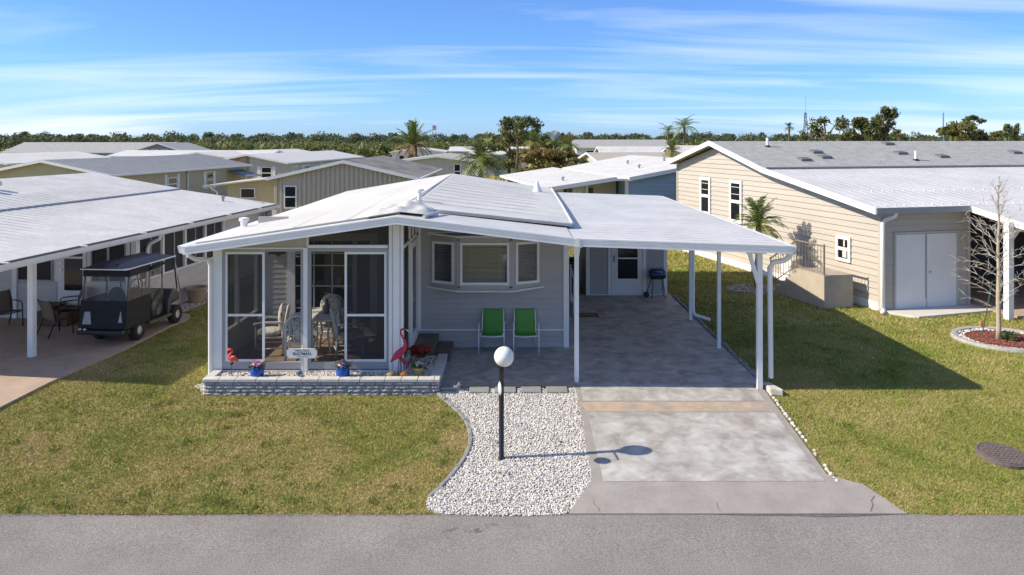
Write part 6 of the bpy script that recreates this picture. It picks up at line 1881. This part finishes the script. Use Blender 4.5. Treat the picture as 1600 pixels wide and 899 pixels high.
# ragged fringe over the road edge
k = 7000
xf = rng.uniform(-11, 11, k); yf = e0 + rng.normal(0, .025, k)
ok = ~((xf > -1.25) & (xf < 5.4)) | ((xf < .7) & (rng.random(k) < .25))
x = np.concatenate([x, xf[ok]]); y = np.concatenate([y, yf[ok]]); s = np.concatenate([s, np.full(ok.sum(), 1.0)])
n = len(x)
z = np.interp(y, [p[0] for p in PROF], [p[1] for p in PROF])
h = rng.uniform(.018, .05, n) * s ** .5; wd = rng.uniform(.0035, .007, n) * s
an = rng.uniform(0, 2 * np.pi, n); le = rng.uniform(.2, 1.5, n) * h
la = rng.uniform(0, 2 * np.pi, n)
p = np.stack([x, y, z - .003], 1)
side_ = np.stack([np.cos(an) * wd, np.sin(an) * wd, np.zeros(n)], 1)
tip = np.stack([np.cos(la) * le, np.sin(la) * le, h], 1)
v = np.stack([p - side_, p + side_, p + tip], 1)
t_ = rng.uniform(.55, 1.35, (n, 1)) * np.array([1, 1, 1]) * (1 + .12 * rng.normal(size=(n, 3)))
print('grass blades', n)
t_[x <= XR] *= np.array([1.12, 1.06, 1.12])
t_[x > XR] *= np.array([.97, 1.02, .92])          # the right lot is greener
o = np_mesh('lawn_grass', v, 3, 'grass', np.clip(t_, .3, 1.8))
stuff(o); tag(o, 'short half-dry winter grass covering the lawns on both sides', 'grass')
# taller clumps and weeds
k = 900
cx = rng.uniform(-8, 9, k); cy = 10.45 + 12 * rng.random(k) ** 1.5
ok = np.abs(cx) < cy * .7
for e in EXCL: ok &= ~inside(cx, cy, e)
cx, cy = cx[ok], cy[ok]
m_ = 26
bx_ = np.repeat(cx, m_) + rng.normal(0, .05, len(cx) * m_); by_ = np.repeat(cy, m_) + rng.normal(0, .05, len(cx) * m_)
n = len(bx_)
bz_ = np.interp(by_, [p[0] for p in PROF], [p[1] for p in PROF])
h = rng.uniform(.04, .085, n); wd = rng.uniform(.004, .008, n); an = rng.uniform(0, 6.28, n); le = rng.uniform(.3, 1.2, n) * h
p = np.stack([bx_, by_, bz_ - .003], 1)
v = np.stack([p - np.stack([np.cos(an) * wd, np.sin(an) * wd, 0 * wd], 1), p + np.stack([np.cos(an) * wd, np.sin(an) * wd, 0 * wd], 1), p + np.stack([np.cos(an * 3) * le, np.sin(an * 3) * le, h], 1)], 1)
gcol = np.repeat(rng.uniform(.45, 1.25, (len(cx), 1)) * np.array([.72, 1.0, .6]), m_, 0)
o = np_mesh('lawn_weeds', v, 3, 'grass', gcol)
stuff(o); tag(o, 'scattered taller weed clumps in the lawns', 'weeds')
# sand and dead thatch along the road edge
k = 5200
sx2 = rng.uniform(-8, 8, k); sy2 = e0 - np.abs(rng.normal(0, .05, k)) + .02
ok = ~((sx2 > .75) & (sx2 < 5.5))
sx2, sy2 = sx2[ok], sy2[ok]
o = pebbles('edge_sand', sx2, sy2, gzv(sy2) + .014, .006, [(.34, .26, .17), (.24, .18, .11), (.42, .36, .28), (.16, .12, .08)], None, flat=.5)
tag(o, 'sandy grit and dead thatch along the road edge', 'grit')
# fallen leaves in the gravel
for i, (px, py, c) in enumerate(((767, 694, 'rust'), (866, 693, 'rust'), (787, 745, 'rust'))):
    gx, gy = G(px, py)
    m = MB()
    for _ in range(5): leaves(m, (gx, gy, gz(gy) + .05), .05, 2, .05, .2)
    tag(m.build('dry_leaf', 'frond_dry'), ('dry brown leaf in the gravel left of the lamp post', 'dry brown leaf in the gravel beside the driveway', 'dry brown leaf in the gravel below the lamp post foot')[i], 'leaf')
